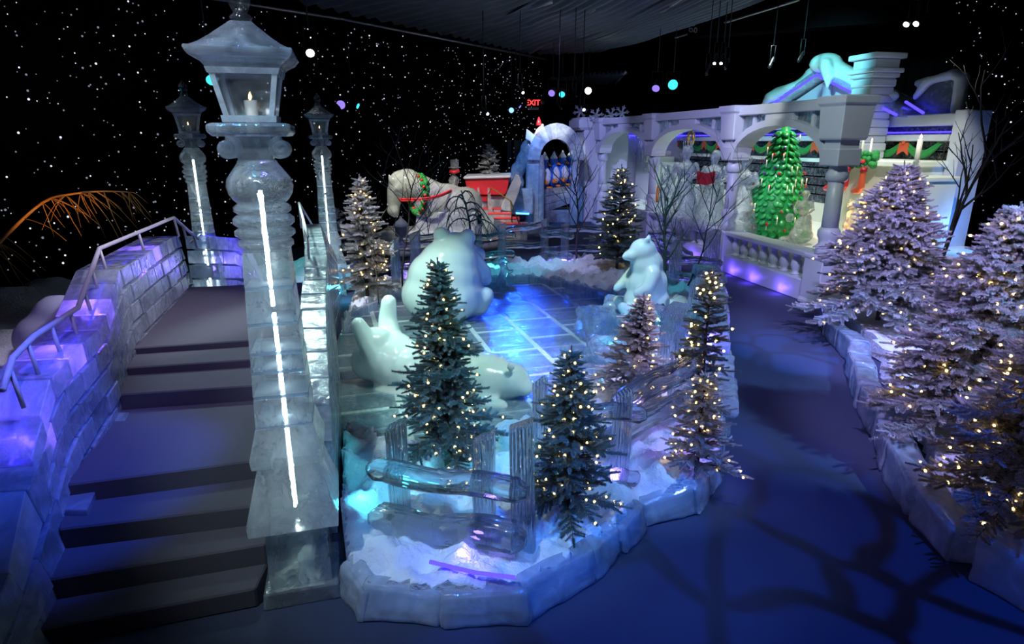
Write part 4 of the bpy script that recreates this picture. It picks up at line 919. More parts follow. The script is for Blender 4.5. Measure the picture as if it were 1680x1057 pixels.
# arched beams between columns
for i in range(3):
    s0, s1 = SC[i]+.24, SC[i+1]-.24; t = empty('arched_beam', HP((s0+s1)/2, 0, 3), ['nearest ice arch spanning above the green tree', 'middle ice arch spanning above the angel and reader', 'farthest ice arch spanning before the ice staircase'][i], 'arch', 'arches of the arcade')
    mb = MB(); hbox(mb, s0, s1, -.2, .2, 3.52, 3.72); mb.build('beam', 'milky_ice', t, bevel=.015)
    mid = (s0+s1)/2; hw = (s1-s0)/2; mb = MB(); n = 18
    arc = lambda a, off: (mid+math.cos(a)*(hw+off-.0), 2.62+math.sin(a)*(.66+off))
    for k in range(n):
        a0, a1 = PI*k/n, PI*(k+1)/n; q = [arc(a0, -.0), arc(a1, -.0), arc(a1, .14), arc(a0, .14)]
        c8 = [HP(q[0][0], -.22, q[0][1]), HP(q[0][0], .22, q[0][1]), HP(q[1][0], .22, q[1][1]), HP(q[1][0], -.22, q[1][1]), HP(q[3][0], -.22, q[3][1]), HP(q[3][0], .22, q[3][1]), HP(q[2][0], .22, q[2][1]), HP(q[2][0], -.22, q[2][1])]
        mb.hexa(c8, .5)
    mb.build('arch_band', 'milky_ice', t)
    mb = MB(); hbox(mb, mid-.45, mid+.45, -.17, .17, 3.34, 3.52); mb.build('keystone', 'milky_ice', t, bevel=.01)
    for sd in (-1, 1):
        mb = MB(); a, b = (s0, mid-.45) if sd < 0 else (mid+.45, s1)
        xs = [a+(b-a)*k/10 for k in range(11)]
        for k in range(10):
            zz = [2.62+.66*math.sqrt(max(0, 1-((x-mid)/hw)**2))+.12 for x in (xs[k], xs[k+1])]; zz = [min(q, 3.5) for q in zz]
            mb.hexa([HP(xs[k], -.05, zz[0]), HP(xs[k], .05, zz[0]), HP(xs[k+1], .05, zz[1]), HP(xs[k+1], -.05, zz[1]), HP(xs[k], -.05, 3.53), HP(xs[k], .05, 3.53), HP(xs[k+1], .05, 3.53), HP(xs[k+1], -.05, 3.53)], .3)
        mb.build('spandrel_pane', 'clear_ice', t)
        for x in (a+(b-a)*.5,): hbox(MB(), x-.04, x+.04, -.1, .1, 3.2, 3.53).build('mullion', 'milky_ice', t)
# balustrades
bal = None
for i in range(2):
    s0, s1 = SC[i]+.24, SC[i+1]-.24
    t = empty('balustrade', HP((s0+s1)/2, 0, 0), ['nearest frosted balustrade below the green tree, glowing violet at its foot', 'farther frosted balustrade behind the pale birch'][i], 'balustrade', 'balustrades of the arcade')
    hbox(MB(), s0, s1, -.2, .2, 0, .42).build('plinth_wall', 'milky_ice', t, bevel=.02)
    hbox(MB(), s0, s1, -.2, .22, .86, .96).build('top_rail', 'milky_ice', t, bevel=.015)
    n = 8 if i == 0 else 10
    for k in range(n):
        s = s0+(k+.5)*(s1-s0)/n
        if bal is None:
            bal = MB().lathe([(.42, .10), (.45, .10), (.47, .06), (.52, .085), (.60, .115), (.68, .10), (.76, .06), (.80, .07), (.83, .10), (.86, .10)], n=16).build('baluster', 'milky_ice', t, world=False); bal.location = HP(s, 0, 0)-t.location
        else:
            o = bal.copy(); COL.objects.link(o); o.parent = t; o.location = HP(s, 0, 0)-t.location
for s in (.9, 1.9, 2.7): point('foot_wash_light', HP(s, -.32, .12), (.16, .07, 1), 4, .05)
for s in (4.6, 6.4): point('foot_wash_light', HP(s, -.35, .15), (.2, .08, 1), 3, .05)
# pier beyond the arcade
pp = empty('ice_pier', HP(13, 0, 0), 'large frosted ice pier with rounded cap beyond the arcade', 'pier')
hbox(MB(), 12.45, 13.6, -.55, 1.2, 0, 3.35).build('pier_body', 'milky_ice', pp, bevel=.04); hbox(MB(), 12.4, 13.8, -.75, 1.35, 3.35, 3.8).build('pier_cap', 'milky_ice', pp, bevel=.1)
def flake(c, r, label):
    mb = MB()
    for k in range(6):
        a = k*PI/3+.2; d = Vector((math.cos(a), .1, math.sin(a))); mb.tube([c, c+d*r], [r*.16, r*.08], 5)
        for sg in (-1, 1):
            d2 = Vector((math.cos(a+sg*.7), .1, math.sin(a+sg*.7))); mb.tube([c+d*r*.55, c+d*r*.55+d2*r*.35], [r*.1, r*.05], 4)
    tag(mb.build('ice_snowflake', 'figure_ice'), label, 'snowflake', 'snowflakes on the arcade')
for px, py, lb in ((948, 191, 'frosted snowflake on the far pier, leftmost of four'), (978, 190, 'frosted snowflake second from the left above the far column'), (1003, 189, 'frosted snowflake third from the left, beside the last one'), (1020, 186, 'frosted snowflake rightmost of four on the arcade')):
    flake(V((2.55, 24.2, 4.03)) if px == 948 else WY(px, py, 23), .28, lb)
# back wall, end wall
S1 = 13.6; VB = 4.0
bw = empty('pavilion_back_wall', HP(6, VB, 0), 'dark ice brick back wall of the pavilion with pale cornice', 'ice wall')
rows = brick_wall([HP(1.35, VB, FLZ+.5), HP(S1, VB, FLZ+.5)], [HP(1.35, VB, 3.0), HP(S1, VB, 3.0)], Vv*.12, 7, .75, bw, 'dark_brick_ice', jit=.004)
hbox(MB(), 1.3, S1, VB-.06, VB+.2, FLZ, FLZ+.52).build('wainscot', 'cream_ice', bw); hbox(MB(), 1.3, S1, VB-.1, VB+.2, 2.42, 2.52).build('dado_rail', 'cream_ice', bw)
hbox(MB(), 1.3, S1, VB-.28, VB+.2, 2.98, 3.12).build('cornice', 'milky_ice', bw, bevel=.02); hbox(MB(), 1.3, S1, VB-.2, VB+.2, 3.3, 3.55).build('fascia', 'milky_ice', bw, bevel=.02)
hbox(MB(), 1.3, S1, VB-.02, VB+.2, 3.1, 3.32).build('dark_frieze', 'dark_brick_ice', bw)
hbox(MB(), 1.3, S1, VB+.22, VB+.3, 0, 3.5).build('wall_backing', 'black_cloth', bw)
mb = MB(); mb.tube([HP(1.4, VB-.12, 3.17), HP(S1, VB-.12, 3.17)], .02, 6); mb.build('light_strip', 'led_violet', bw)
ew = empty('pavilion_end_wall', HP(S1, 2.5, 0), 'pale far end wall of the pavilion behind the ice staircase', 'ice wall')
hbox(MB(), S1, S1+.2, .6, VB+.2, 0, 3.5).build('wall_slab', 'milky_ice', ew)
mb = MB(); mb.tube([HP(S1-.1, .8, 3.17), HP(S1-.1, VB, 3.17)], .025, 6); mb.build('light_strip', 'led_violet', ew)
# near right end slab
es = empty('pavilion_near_wall', HP(.9, VB, 0), 'pale blue end slab of the pavilion before the right star curtain', 'ice wall')
hbox(MB(), 1.0, 1.28, VB-.35, VB+.3, 0, 3.6).build('wall_slab', 'milky_ice', es, bevel=.02)
# swags
gw = empty('swag_garland', HP(6, VB-.2, 2.9), 'green swags with red bows hung along the pavilion cornice', 'garland')
k = 0; s = 1.6
while s < S1-.8:
    pts = [HP(s+.95*j/10, VB-.2, 2.93-.26*math.sin(PI*j/10)) for j in range(11)]; mb = MB(); mb.tube(pts, [.02+.055*math.sin(PI*j/10) for j in range(11)], 7)
    mb.tube([q+Vector((0, 0, .06)) for q in pts], [.02+.04*math.sin(PI*j/10) for j in range(11)], 7); mb.build('swag', 'garland', gw)
    mb = MB(); p = HP(s+.95, VB-.24, 2.95); mb.add([p+U*.03*0+Vector((0, 0, .0))+U*-.13, p+U*.13, p+U*.16+V((0, 0, -.28)), p+U*.03+V((0, 0, -.2)), p+U*-.03+V((0, 0, -.2)), p-U*.16+V((0, 0, -.28))], [(0, 1, 2, 3, 4, 5)]); mb.ball(p, (.05, .05, .05))
    o = mb.build('bow', 'orange_red', gw); sm = o.modifiers.new('thick', 'SOLIDIFY'); sm.thickness = .02
    s += 1.0
wrp = HP(6.0, VB-.45, 2.98); wrp = HP(5.6, .05, 3.05)
mb = MB()
for k in range(26): a = 2*PI*k/26; mb.ball(wrp+U*(math.cos(a)*.14)+V((0, 0, math.sin(a)*.14)), random.uniform(.035, .055), 7, 5)
tag(mb.build('hanging_wreath', 'gold'), 'small dark gold wreath hanging in the middle arch', 'wreath')
# interior lights of the room
for s_, w_ in ((2.2, 240), (4.4, 240), (6.4, 200)): spot('room_light', HP(s_, 1.4, 5.7), HP(s_+.3, 2.3, .8), (.95, 1, .9), w_*1.7, 74, .8, .2)
for s_ in (8.4, 10.4): spot('room_light', HP(s_, 1.6, 5.7), HP(s_+.3, 2.3, .8), (.7, .88, 1), 340, 74, .8, .2)
spot('green_tree_light', HP(.2, -3.0, 5.8), HP(3.9, 1.9, 1.9), (.95, 1, .9), 420, 24)
spot('fireplace_light', HP(-1.4, .4, 5.6), HP(2.1, 3.6, 1.4), (1, 1, .88), 560, 38)
spot('chimney_light', HP(-1.5, .0, 5.9), HP(3.4, 3.4, 4.2), (.75, .9, .85), 60, 30)
point('end_wall_blue_light', HP(.2, VB-.4, 1.3), (.1, .3, 1), 25, .1)
# ice staircase at the far end
stc = empty('ice_staircase', HP(12, 3, 0), 'clear ice staircase with slanting banister at the far end of the pavilion', 'staircase')
mb = MB()
for k in range(9): z = FLZ+.2*(k+1); s = 10.6+.3*k; hbox(mb, s, 13.5, 2.0, 3.2, FLZ+.2*k, z, .9)
mb.build('stair_block', 'cream_ice', stc)
A_ = HP(10.4, 1.9, FLZ+1.1); B_ = HP(13.4, 1.9, FLZ+2.5); mb = MB(); mb.tube([A_, B_], .06, 6); mb.build('banister', 'figure_ice', stc)
for k in range(10): p = A_.lerp(B_, k/9); MB().tube([p, V((p.x, p.y, p.z-.85))], .03, 6).build('baluster', 'figure_ice', stc)
mb = MB(); hbox(mb, 10.2, 10.45, 1.8, 2.05, FLZ, FLZ+1.4); mb.build('newel_post', 'figure_ice', stc, bevel=.02)
# gable, snow and chimney on the roof
gt = empty('roof_gable', HP(5.4, VB, 3.6), 'teal ice gable with violet strips and snow above the pavilion', 'roof')
s0, sm_, s1, za, zb_ = 2.9, 5.5, 8.2, 4.72, 3.55
mb = MB()
def tri(mb, pts, v0, v1, tone=.5):
    n = len(pts); vs = [HP(s, v0, z) for s, z in pts]+[HP(s, v1, z) for s, z in pts]; mb.add(vs, [tuple(range(n-1, -1, -1)), tuple(range(n, 2*n))]+[(i, (i+1) % n, n+(i+1) % n, n+i) for i in range(n)], tone)
tri(mb, [(s0, zb_), (sm_, za-.12), (s1, zb_), (s1-1.0, zb_), (sm_, zb_+.52), (s0+1.0, zb_)], VB-.1, VB+.15)
mb.build('gable_wall', 'milky_ice', gt); mb = MB(); hbox(mb, sm_-.15, sm_+.15, VB-.14, VB+.1, zb_, za-.3); mb.build('king_post', 'milky_ice', gt)
for a, b in ((s0-.3, s1+.3),):
    for e in (a, b):
        mb = MB(); tri(mb, [(e, zb_-.05), (sm_, za-.08), (sm_, za+.1), (e, zb_+.12)], VB-.5, VB+.6); mb.build('roof_slope', 'clear_ice', gt)
        MB().tube([HP(e, VB-.52, zb_+.0), HP(sm_, VB-.52, za-.06)], .03, 6).build('light_strip', 'led_violet', gt)
mb = MB()
for u in np.linspace(0, 1, 16):
    s = sm_+(s1+.5-sm_)*u; mb.ball(HP(s, VB-.2+.1*math.sin(u*9), za+.2-(za-zb_)*u+.03*math.sin(u*14)), (.26+.1*math.sin(u*13)**2, .5, .15+.05*math.cos(u*11)), 12, 8)
for u in np.linspace(0, .8, 10):
    s = sm_+(s0-sm_)*u; mb.ball(HP(s, VB-.2, za+.2-(za-zb_)*u), (.28, .5, .17), 12, 8)
mb.ball(HP(sm_-.1, VB-.35, za+.22), (.42, .4, .26), 14, 10); limb(mb, [HP(sm_-.4, VB-.6, za+.15), HP(sm_-.6, VB-.62, za-.15), HP(sm_-.65, VB-.62, za-.42)], [.17, .14, .05])
mb.ball(HP(s1+.9, VB-.2, zb_+.25), (.3, .3, .28), 12, 8); mb.ball(HP(s1+1.7, VB-.2, zb_+.16), (.3, .3, .28), 12, 8)
remesh(mb.build('roof_snow', 'white_ice', gt), .06, 4)
ch = empty('ice_chimney', HP(3.35, 3.4, FLZ), 'tall frosted ice chimney with stepped cap above the fireplace', 'chimney')
mb = MB(); n = 11
for k in range(n):
    z0 = 2.58+k*.178; w_ = .33+.012*math.sin(k*2.2); hbox(mb, 3.35-w_, 3.35+w_, 3.4-w_, 3.4+w_, z0, z0+.176)
mb.build('stack', 'milky_ice', ch, bevel=.03)
for z0, h, w_ in ((4.38, .1, .37), (4.48, .1, .42), (4.58, .2, .34), (4.78, .12, .43)): hbox(MB(), 3.35-w_, 3.35+w_, 3.4-w_, 3.4+w_, z0, z0+h).build('cap_slab', 'milky_ice', ch, bevel=.02)
# snow-draped frame beyond the chimney
fr_ = empty('snowy_roof_frame', HP(1.9, VB+.3, 3.5), 'snow-draped clear ice roof end right of the chimney', 'roof')
mb = MB(); hbox(mb, 1.7, 2.8, VB+.1, VB+.25, 3.55, 4.25, .2); mb.build('clear_panel', 'clear_ice', fr_)
mb = MB(); limb(mb, [HP(2.8, VB+.1, 4.25), HP(2.3, VB+.1, 4.3), HP(1.9, VB+.1, 4.36), HP(1.68, VB+.1, 4.25), HP(1.66, VB+.1, 3.6)], [.09, .10, .12, .15, .13]); limb(mb, [HP(2.5, VB+.05, 4.25), HP(2.75, VB+.05, 3.95)], [.12, .08])
remesh(mb.build('snow_drape', 'milky_ice', fr_), .05); MB().tube([HP(2.85, VB-.1, 3.85), HP(2.3, VB-.1, 3.58)], .03, 6).build('light_strip', 'led_violet', fr_)
def HQ(s_, v, z): return HP(s_-1.05, v, z)
def hboxq(mb, s0, s1, *r): return hbox(mb, s0-1.05, s1-1.05, *r)
# fireplace
fp = empty('ice_fireplace', HQ(3.2, 3.6, FLZ), 'cream ice fireplace with mantel and glowing hearth at the right end', 'fireplace')
hboxq(MB(), 2.35, 2.85, 2.8, 3.98, FLZ, 2.45).build('side_pier', 'cream_ice', fp); hboxq(MB(), 3.85, 4.3, 2.8, 3.98, FLZ, 2.45).build('side_pier', 'cream_ice', fp)
hboxq(MB(), 2.85, 3.85, 2.8, 3.98, 1.65, 2.45).build('chimney_breast', 'cream_ice', fp); hboxq(MB(), 2.25, 4.4, 2.62, 3.98, 2.45, 2.58).build('mantel', 'cream_ice', fp, bevel=.02)
hboxq(MB(), 2.85, 3.85, 3.8, 3.95, FLZ, 1.65).build('firebox_back', 'orange_red', fp)
lg = MB()
for k in range(5): lg.tube([HQ(2.95, 3.1+.08*k, FLZ+.08+.07*(k % 3)), HQ(3.75, 3.05+.1*k, FLZ+.1+.07*((k+1) % 3))], .06, 8)
lg.build('log_pile', 'amber_twig', fp); mb = MB()
for k in range(5): mb.lathe([(0, .04), (.1, .07), (.25, .03), (.33, .005)], tuple(HQ(3.0+.17*k, 3.25, FLZ+.15)), 8)
mb.build('fire', 'fire', fp); point('hearth_light', HQ(3.3, 2.95, FLZ+.5), (1, .55, .2), 22, .1)
wg = empty('mantel_garland', HQ(3.9, 2.6, 2.6), 'green mantel garland with red ornaments above the stockings', 'garland')
mb = MB()
for k in range(50): mb.ball(HQ(random.uniform(3.1, 4.3), 2.62+random.uniform(-.08, .08), 2.56+random.uniform(-.15, .2)), random.uniform(.05, .09), 7, 5)
mb.build('greenery', 'garland', wg)
for k in range(8): MB().ball(HQ(random.uniform(3.2, 4.2), 2.5, 2.56+random.uniform(-.12, .16)), .045, 10, 7).build('ornament', 'red' if k % 2 else 'purple', wg)
hboxq(MB(), 4.02, 4.28, 2.48, 2.56, 2.42, 2.72).build('ribbon', 'orange_red', wg)
for k, (s, h, lb) in enumerate(((4.2, .45, 'tall thin white candle on the mantel, leftmost'), (4.0, .7, 'tallest thin white candle on the mantel'), (3.8, .6, 'thin white candle third from left on the mantel'), (3.55, .4, 'short thin white candle right of the other mantel candles'))):
    t = empty('mantel_candle', HQ(s, 2.85, 2.58), lb, 'candle', 'candles on the mantel'); MB().lathe([(0, .03), (h, .024)], tuple(t.location), 10).build('wax', 'candle', t); MB().lathe([(h, .004), (h+.03, .014), (h+.07, .002)], tuple(t.location), 8).build('flame', 'flame', t)
def stocking(s, mat, cuff, label):
    p = HQ(s, 2.55, 2.38); t = empty('christmas_stocking', p, label, 'stocking', 'stockings on the mantel'); mb = MB()
    limb(mb, [p, p+V((0, 0, -.2)), p+V((0, 0, -.38)), p+V((0, 0, -.46))+U*.07, p+V((0, 0, -.5))+U*.2], [.055, .07, .075, .085, .06]); remesh(mb.build('sock', mat, t), .018, 2)
    MB().tube([p+V((0, 0, .03)), p+V((0, 0, -.07))], .075, 10).build('cuff', cuff, t); MB().tube([p, p+V((0, 0, .1))], .008, 5).build('hanging_loop', 'black_metal', t)
stocking(4.25, 'red', 'dark_red', 'red striped stocking half hidden behind the near column'); stocking(3.82, 'dark_red', 'dark_red', 'dark red stocking, middle of the three'); stocking(3.32, 'orange_red', 'dark_red', 'orange-red stocking, right of the three')
# pale cabinet and candlestick right of the fireplace
cbn = empty('ice_cabinet', HP(1.15, 3.0, FLZ), 'bright cream ice counter at the right end of the pavilion', 'counter')
hbox(MB(), .62, 1.15, 2.5, 3.4, FLZ, 2.2).build('counter_body', 'cream_ice', cbn, bevel=.06); hbox(MB(), .58, 1.17, 2.45, 3.4, 2.2, 2.3).build('counter_top', 'cream_ice', cbn, bevel=.02)
cs = empty('candlestick', HP(1.0, 2.65, 2.3), 'bright white candle in a slender stand on the cream counter', 'candle')
MB().lathe([(0, .07), (.03, .02), (.25, .015), (.28, .06), (.31, .02)], tuple(cs.location), 12).build('stand', 'figure_ice', cs); MB().lathe([(.31, .05), (.72, .05)], tuple(cs.location), 12).build('wax', 'candle', cs); MB().lathe([(.72, .01), (.76, .025), (.82, .003)], tuple(cs.location), 8).build('flame', 'flame', cs)

# green carved Christmas tree with ornaments and candles
gp = HP(3.75, 2.0, FLZ)
gp = W(1268, 386, FLZ)
g = empty('green_ice_tree', gp, 'bright green carved Christmas tree with ornaments and candles in the pavilion', 'Christmas tree')
mb = MB(); H = 2.55; R0 = .73; rr = random.Random(2); rows_ = 17; orn = []
mb.lathe([(0, R0*.75), (H*.08, R0*.95), (H*.3, R0*.85), (H*.6, R0*.55), (H*.9, R0*.22), (H, .06)], tuple(gp), 20)
for i in range(rows_):
    z = H*(.04+.93*i/rows_); R = R0*(1.0-.78*(i/rows_)**1.15)*(1 if i > 1 else .88); n = max(6, int(2*PI*R/.16))
    for k in range(n):
        a = 2*PI*(k+.5*(i % 2))/n+rr.uniform(-.08, .08); d = V((math.cos(a), math.sin(a), 0)); p = gp+d*R+V((0, 0, z))
        Rm = Matrix.Rotation(a, 3, 'Z') @ Matrix.Rotation(.75, 3, 'Y'); mb.ball(p, (.11, .085, .035), 8, 5, R=Rm)
        if rr.random() < .42 and i > 0: orn.append((p+d*.09+V((0, 0, -.03)), i, a))
mb.build('carved_foliage', 'leaf_green', g)
for p, i, a in orn:
    if (p-gp).dot(V((-.4, -1, 0))) > -.1:
        if rr.random() < .34: c_ = MB().lathe([(0, .014), (.13, .012)], tuple(p), 7).build('candle', 'candle', g); MB().lathe([(.13, .002), (.145, .008), (.165, .001)], tuple(p), 6).build('flame', 'flame', c_)
        else: MB().ball(p, .036, 10, 7).build('ornament', rr.choice(('red', 'purple', 'orange_red')), g)
MB().ball(gp+V((0, 0, H+.04)), .09, 8, 6).build('crown', 'gold', g)

# clear ice figures in the room
def figure(c, h, name, label, kind='gown', face=(-.6, -.8), extra=None, mat='figure_ice', cat='ice figure'):
    c = Vector(c); k = h/1.7; f = V((face[0], face[1], 0)).normalized(); s = V((-f.y, f.x, 0)); X = lambda x, y, z: c+s*x*k+f*y*k+V((0, 0, z*k))
    t = empty(name, c, label, cat, 'carved ice figures in the pavilion'); mb = MB()
    hd = X(0, .02, 1.56); mb.ball(hd, (.10*k, .115*k, .135*k), 14, 10); mb.ball(X(0, .13, 1.55), .025*k, 6, 5); mb.ball(X(0, -.03, 1.62), (.125*k, .12*k, .11*k), 12, 8)
    limb(mb, [X(0, 0, 1.44), X(0, 0, 1.38)], [.06*k, .07*k])
    mb.ball(X(0, 0, 1.22), (.21*k, .15*k, .2*k), 14, 10); mb.ball(X(0, 0, 1.02), (.16*k, .13*k, .18*k), 12, 9)
    if kind == 'gown':
        mb.lathe([(0, .40*k), (.1*k, .41*k), (.5*k, .30*k), (.85*k, .18*k), (1.05*k, .14*k)], tuple(c), 18)
        for q in range(9): a = q*2*PI/9; mb.tube([X(.38*math.cos(a), .38*math.sin(a), .02), X(.16*math.cos(a), .16*math.sin(a), .95)], [.05*k, .02*k], 6)
    elif kind == 'legs':
        for sx in (-1, 1): limb(mb, [X(sx*.09, 0, .92), X(sx*.11, .03, .5), X(sx*.12, -.02, .08)], [.11*k, .08*k, .055*k]); mb.ball(X(sx*.12, .06, .05), (.06*k, .12*k, .05*k))
    elif kind == 'kneel':
        pass
    arms = {'gown': ((1, .3, 1.05, .25), (-1, .3, 1.05, .25)), 'legs': ((1, .35, 1.1, .3), (-1, .2, .95, .1)), 'kneel': ((1, .28, 1.0, .3), (-1, .28, 1.0, .3))}[kind]
    for sx, ex_, ez, ey in arms: limb(mb, [X(sx*.2, 0, 1.33), X(sx*ex_, .05, 1.12), X(sx*ex_*.6, ey, ez)], [.07*k, .055*k, .045*k]); mb.ball(X(sx*ex_*.55, ey+.05, ez), .05*k)
    remesh(mb.build('body', mat, t), .028*k+.004, 2)
    if extra: extra(t, X, k)
    return t
def candles_ring(t, X, k):
    for q in range(5): a = q*1.25; MB().lathe([(0, .012*k), (.14*k, .012*k)], tuple(X(.09*math.cos(a), .09*math.sin(a), 1.68)), 6).build('crown_spike', 'figure_ice', t)
    MB().box(X(0, -.3, .5), (.5, .3, 1.0)).build('ice_block', 'figure_ice', t, bevel=.05)
def book(t, X, k):
    p = X(.0, .42, 1.14); MB().add([p+V((-.02, 0, -.16)), p+V((.18, -.05, -.1)), p+V((.18, -.05, .18)), p+V((-.02, 0, .12)), p+V((-.24, .02, -.1)), p+V((-.24, .02, .18))], [(0, 1, 2, 3), (4, 0, 3, 5)]).build('open_book', 'dark_red', t).modifiers.new('t', 'SOLIDIFY').thickness = .03
    MB().box(X(-.1, -.25, .55), (.55, .3, 1.1)).build('ice_block', 'figure_ice', t, bevel=.05)
figure(W(1085, 362, FLZ), 1.25, 'ice_boy', 'clear ice boy statue with an orange scarf left of the angel', 'legs', extra=lambda t, X, k: MB().tube([X(-.16, .12, 1.3), X(-.18, .14, .95), X(-.17, .12, .7)], .06*k, 7).build('scarf', 'orange', t))
figure(W(1118, 374, FLZ), 2.05, 'ice_angel', 'tall clear ice angel statue with a wide carved gown behind the balustrade', 'gown', extra=candles_ring)
figure(W(1163, 378, FLZ), 1.95, 'ice_reader', 'clear ice statue holding an open red book left of the second column', 'gown', extra=book)
figure(W(1212, 388, FLZ), 1.85, 'ice_lady', 'clear ice lady statue in a full gown right of the second column', 'gown')
def doll(t, X, k):
    MB().ball(X(-.35, .25, .85), .10, 8, 6).build('toy_head', 'figure_ice', t)
    mb = MB(); limb(mb, [X(.1, 0, .85), X(.2, .1, .35), X(-.1, .35, .18), X(-.5, .3, .12)], [.16*k, .18*k, .16*k, .12*k]); mb.ball(X(0, 0, .3), (.38*k, .4*k, .3*k)); mb.ball(X(0, 0, .6), (.25*k, .25*k, .3*k)); remesh(mb.build('skirt', 'figure_ice', t), .03, 2)
figure(W(1312, 400, FLZ)+V((0, 0, -.0)), 1.15, 'ice_child', 'clear ice child statue kneeling with a doll at the foot of the green tree', 'kneel', extra=doll)
# cat figure on a pedestal
cp = W(1392, 410, FLZ); t = empty('ice_cat', cp, 'clear ice cat statue sitting on a round stool right of the near column', 'ice figure', 'carved ice figures in the pavilion')
MB().lathe([(0, .22), (.04, .22), (.06, .12), (.22, .1), (.26, .3), (.32, .31)], tuple(cp), 18).build('stool', 'figure_ice', t); mb = MB()
mb.ball(cp+V((0, 0, .5)), (.19, .17, .22), 12, 9); mb.ball(cp+V((-.03, 0, .72)), (.13, .12, .16)); mb.ball(cp+V((-.06, -.03, .92)), (.12, .12, .11)); mb.ball(cp+V((-.13, -.03, 1.03)), (.03, .02, .06)); mb.ball(cp+V((.02, -.03, 1.03)), (.03, .02, .06))
limb(mb, [cp+V((-.1, -.1, .66)), cp+V((-.16, -.12, .36))], [.05, .045]); limb(mb, [cp+V((.0, -.14, .66)), cp+V((-.05, -.16, .36))], [.05, .045]); mb.ball(cp+V((-.17, -.08, .9)), .05); remesh(mb.build('cat_body', 'figure_ice', t), .02, 2)

# ------------------------------------------------------------------ horse, driver, sleigh
def slab(pts, Y0, Y1, mat, name, parent, bevel=.02):
    mb = MB(); n = len(pts); vs = [WY(px, py, Y0) for px, py in pts]; vs += [v+V((0, Y1-Y0, 0)) for v in vs]
    mb.add(vs, [tuple(range(n)), tuple(range(2*n-1, n-1, -1))]+[((i+1) % n, i, n+i, n+(i+1) % n) for i in range(n)]); return mb.build(name, mat, parent, bevel=bevel)
slab_early = slab
hc = V((-2.45, 18.6, 0))
ht = empty('ice_horse', hc, 'pale ice horse sculpture with bowed head pulling the sleigh', 'ice horse')
mb = MB(); X = lambda px, py, y=18.6: WY(px, py, y)
limb(mb, [X(712, 318), X(690, 310), X(668, 300), X(655, 305)], [.38, .42, .42, .30], 14); limb(mb, [X(650, 312), X(646, 335), X(648, 350)], [.28, .20, .14], 12)
mb.ball(X(660, 300), (.42, .22, .38), 16, 12); mb.ball(X(676, 308), (.42, .25, .42), 16, 12); limb(mb, [X(642, 296, 18.4), X(637, 286, 18.4)], [.10, .04]); limb(mb, [X(652, 292, 18.8), X(650, 281, 18.8)], [.09, .04]); mb.ball(X(645, 346, 18.5), (.2, .18, .17)); mb.ball(X(652, 310, 18.25), (.1, .06, .1)); limb(mb, [X(655, 288), X(672, 286), X(690, 296)], [.14, .17, .12])
mb.ball(X(712, 332), (.62, .36, .5), 18, 12); mb.ball(X(740, 332), (.7, .36, .46), 18, 12); mb.ball(X(765, 334), (.5, .38, .5), 18, 12); mb.ball(X(728, 312), (.55, .3, .2), 14, 8)
for px, y in ((700, 18.4), (712, 18.9), (765, 18.4), (775, 18.9)): limb(mb, [X(px, 350, y), X(px-2, 370, y), V((X(px, 370, y).x, y, .12))], [.16, .1, .1], 10)
remesh(mb.build('horse_body', 'horse_ice', ht), .06, 3)
mb = MB()
rough(slab_early([(684, 348), (780, 348), (784, 392), (680, 392)], 18.3, 18.9, 'horse_ice', 'belly_block', ht), .06, 4)
for k in range(60):
    a = 2*PI*k/60; c_ = X(687, 318); mb.ball(c_+V((math.cos(a)*.26+.05*math.sin(a), -.1-.3*math.cos(a), math.sin(a)*.52))+V((random.uniform(-.04, .04),)*3), random.uniform(.07, .11), 7, 5)
wr_ = tag(mb.build('horse_wreath', 'garland'), 'green wreath with red berries round the neck of the ice horse', 'wreath')
for k in range(14): a = 2*PI*k/14; MB().ball(X(687, 318)+V((math.cos(a)*.26, -.22-.3*math.cos(a), math.sin(a)*.54)), .045, 8, 6).build('berry', 'red', wr_)
rn = curve_pts([X(655, 327, 18.1), X(690, 326, 17.9), X(715, 322, 18.0), X(738, 313, 18.3), X(748, 308, 18.8)], 4)
mb = MB(); mb.tube(rn, .03, 6); mb.tube([p+V((0, 0, -.05)) for p in rn], .02, 6); tag(mb.build('red_reins', 'red'), 'red reins running from the horse to the driver', 'reins')
mb = MB(); hbox_ = mb.hexa([V((-4.0, 17.9, 0)), V((-1.0, 17.9, 0)), V((-1.0, 19.3, 0)), V((-4.0, 19.3, 0)), V((-3.9, 18.0, .45)), V((-1.1, 18.0, .45)), V((-1.1, 19.2, .45)), V((-3.9, 19.2, .45))], .5)
tag(mb.build('ice_plinth', 'curb_ice', bevel=.06), 'violet-lit ice plinth under the horse sculpture', 'plinth')
dv = figure(WY(746, 350, 20.2), 1.45, 'ice_snowman_driver', 'clear ice driver figure in a top hat with a red scarf behind the horse', 'gown', face=(-1, -.3), extra=None); dv['group'] = 'carved ice figures by the sleigh'
p = WY(746, 281, 20.2); MB().tube([p+V((-.14, -.1, .0)), p+V((0, -.17, -.03)), p+V((.14, -.1, .02))], .06, 8).build('scarf', 'red', dv); MB().lathe([(0, .2), (.03, .2), (.04, .13), (.26, .14)], tuple(p+V((0, 0, .1))), 14).build('top_hat', 'figure_ice', dv)
sl = empty('red_sleigh', WY(800, 330, 21), 'large red and ice sleigh with snow along its rim', 'sleigh')
slab([(762, 293), (836, 291), (832, 313), (828, 320), (776, 320), (766, 312)], 20.6, 22.2, 'red', 'body', sl)
slab([(764, 321), (800, 321), (802, 331), (776, 331)], 20.7, 22.1, 'red', 'seat_panel', sl)
slab([(760, 290), (838, 288), (838, 292), (760, 294)], 20.5, 22.3, 'snow', 'snowy_rim', sl)
slab([(830, 320), (846, 285), (852, 288), (856, 300), (846, 330), (838, 348), (820, 345)], 20.6, 22.1, 'horse_ice', 'curled_back', sl)
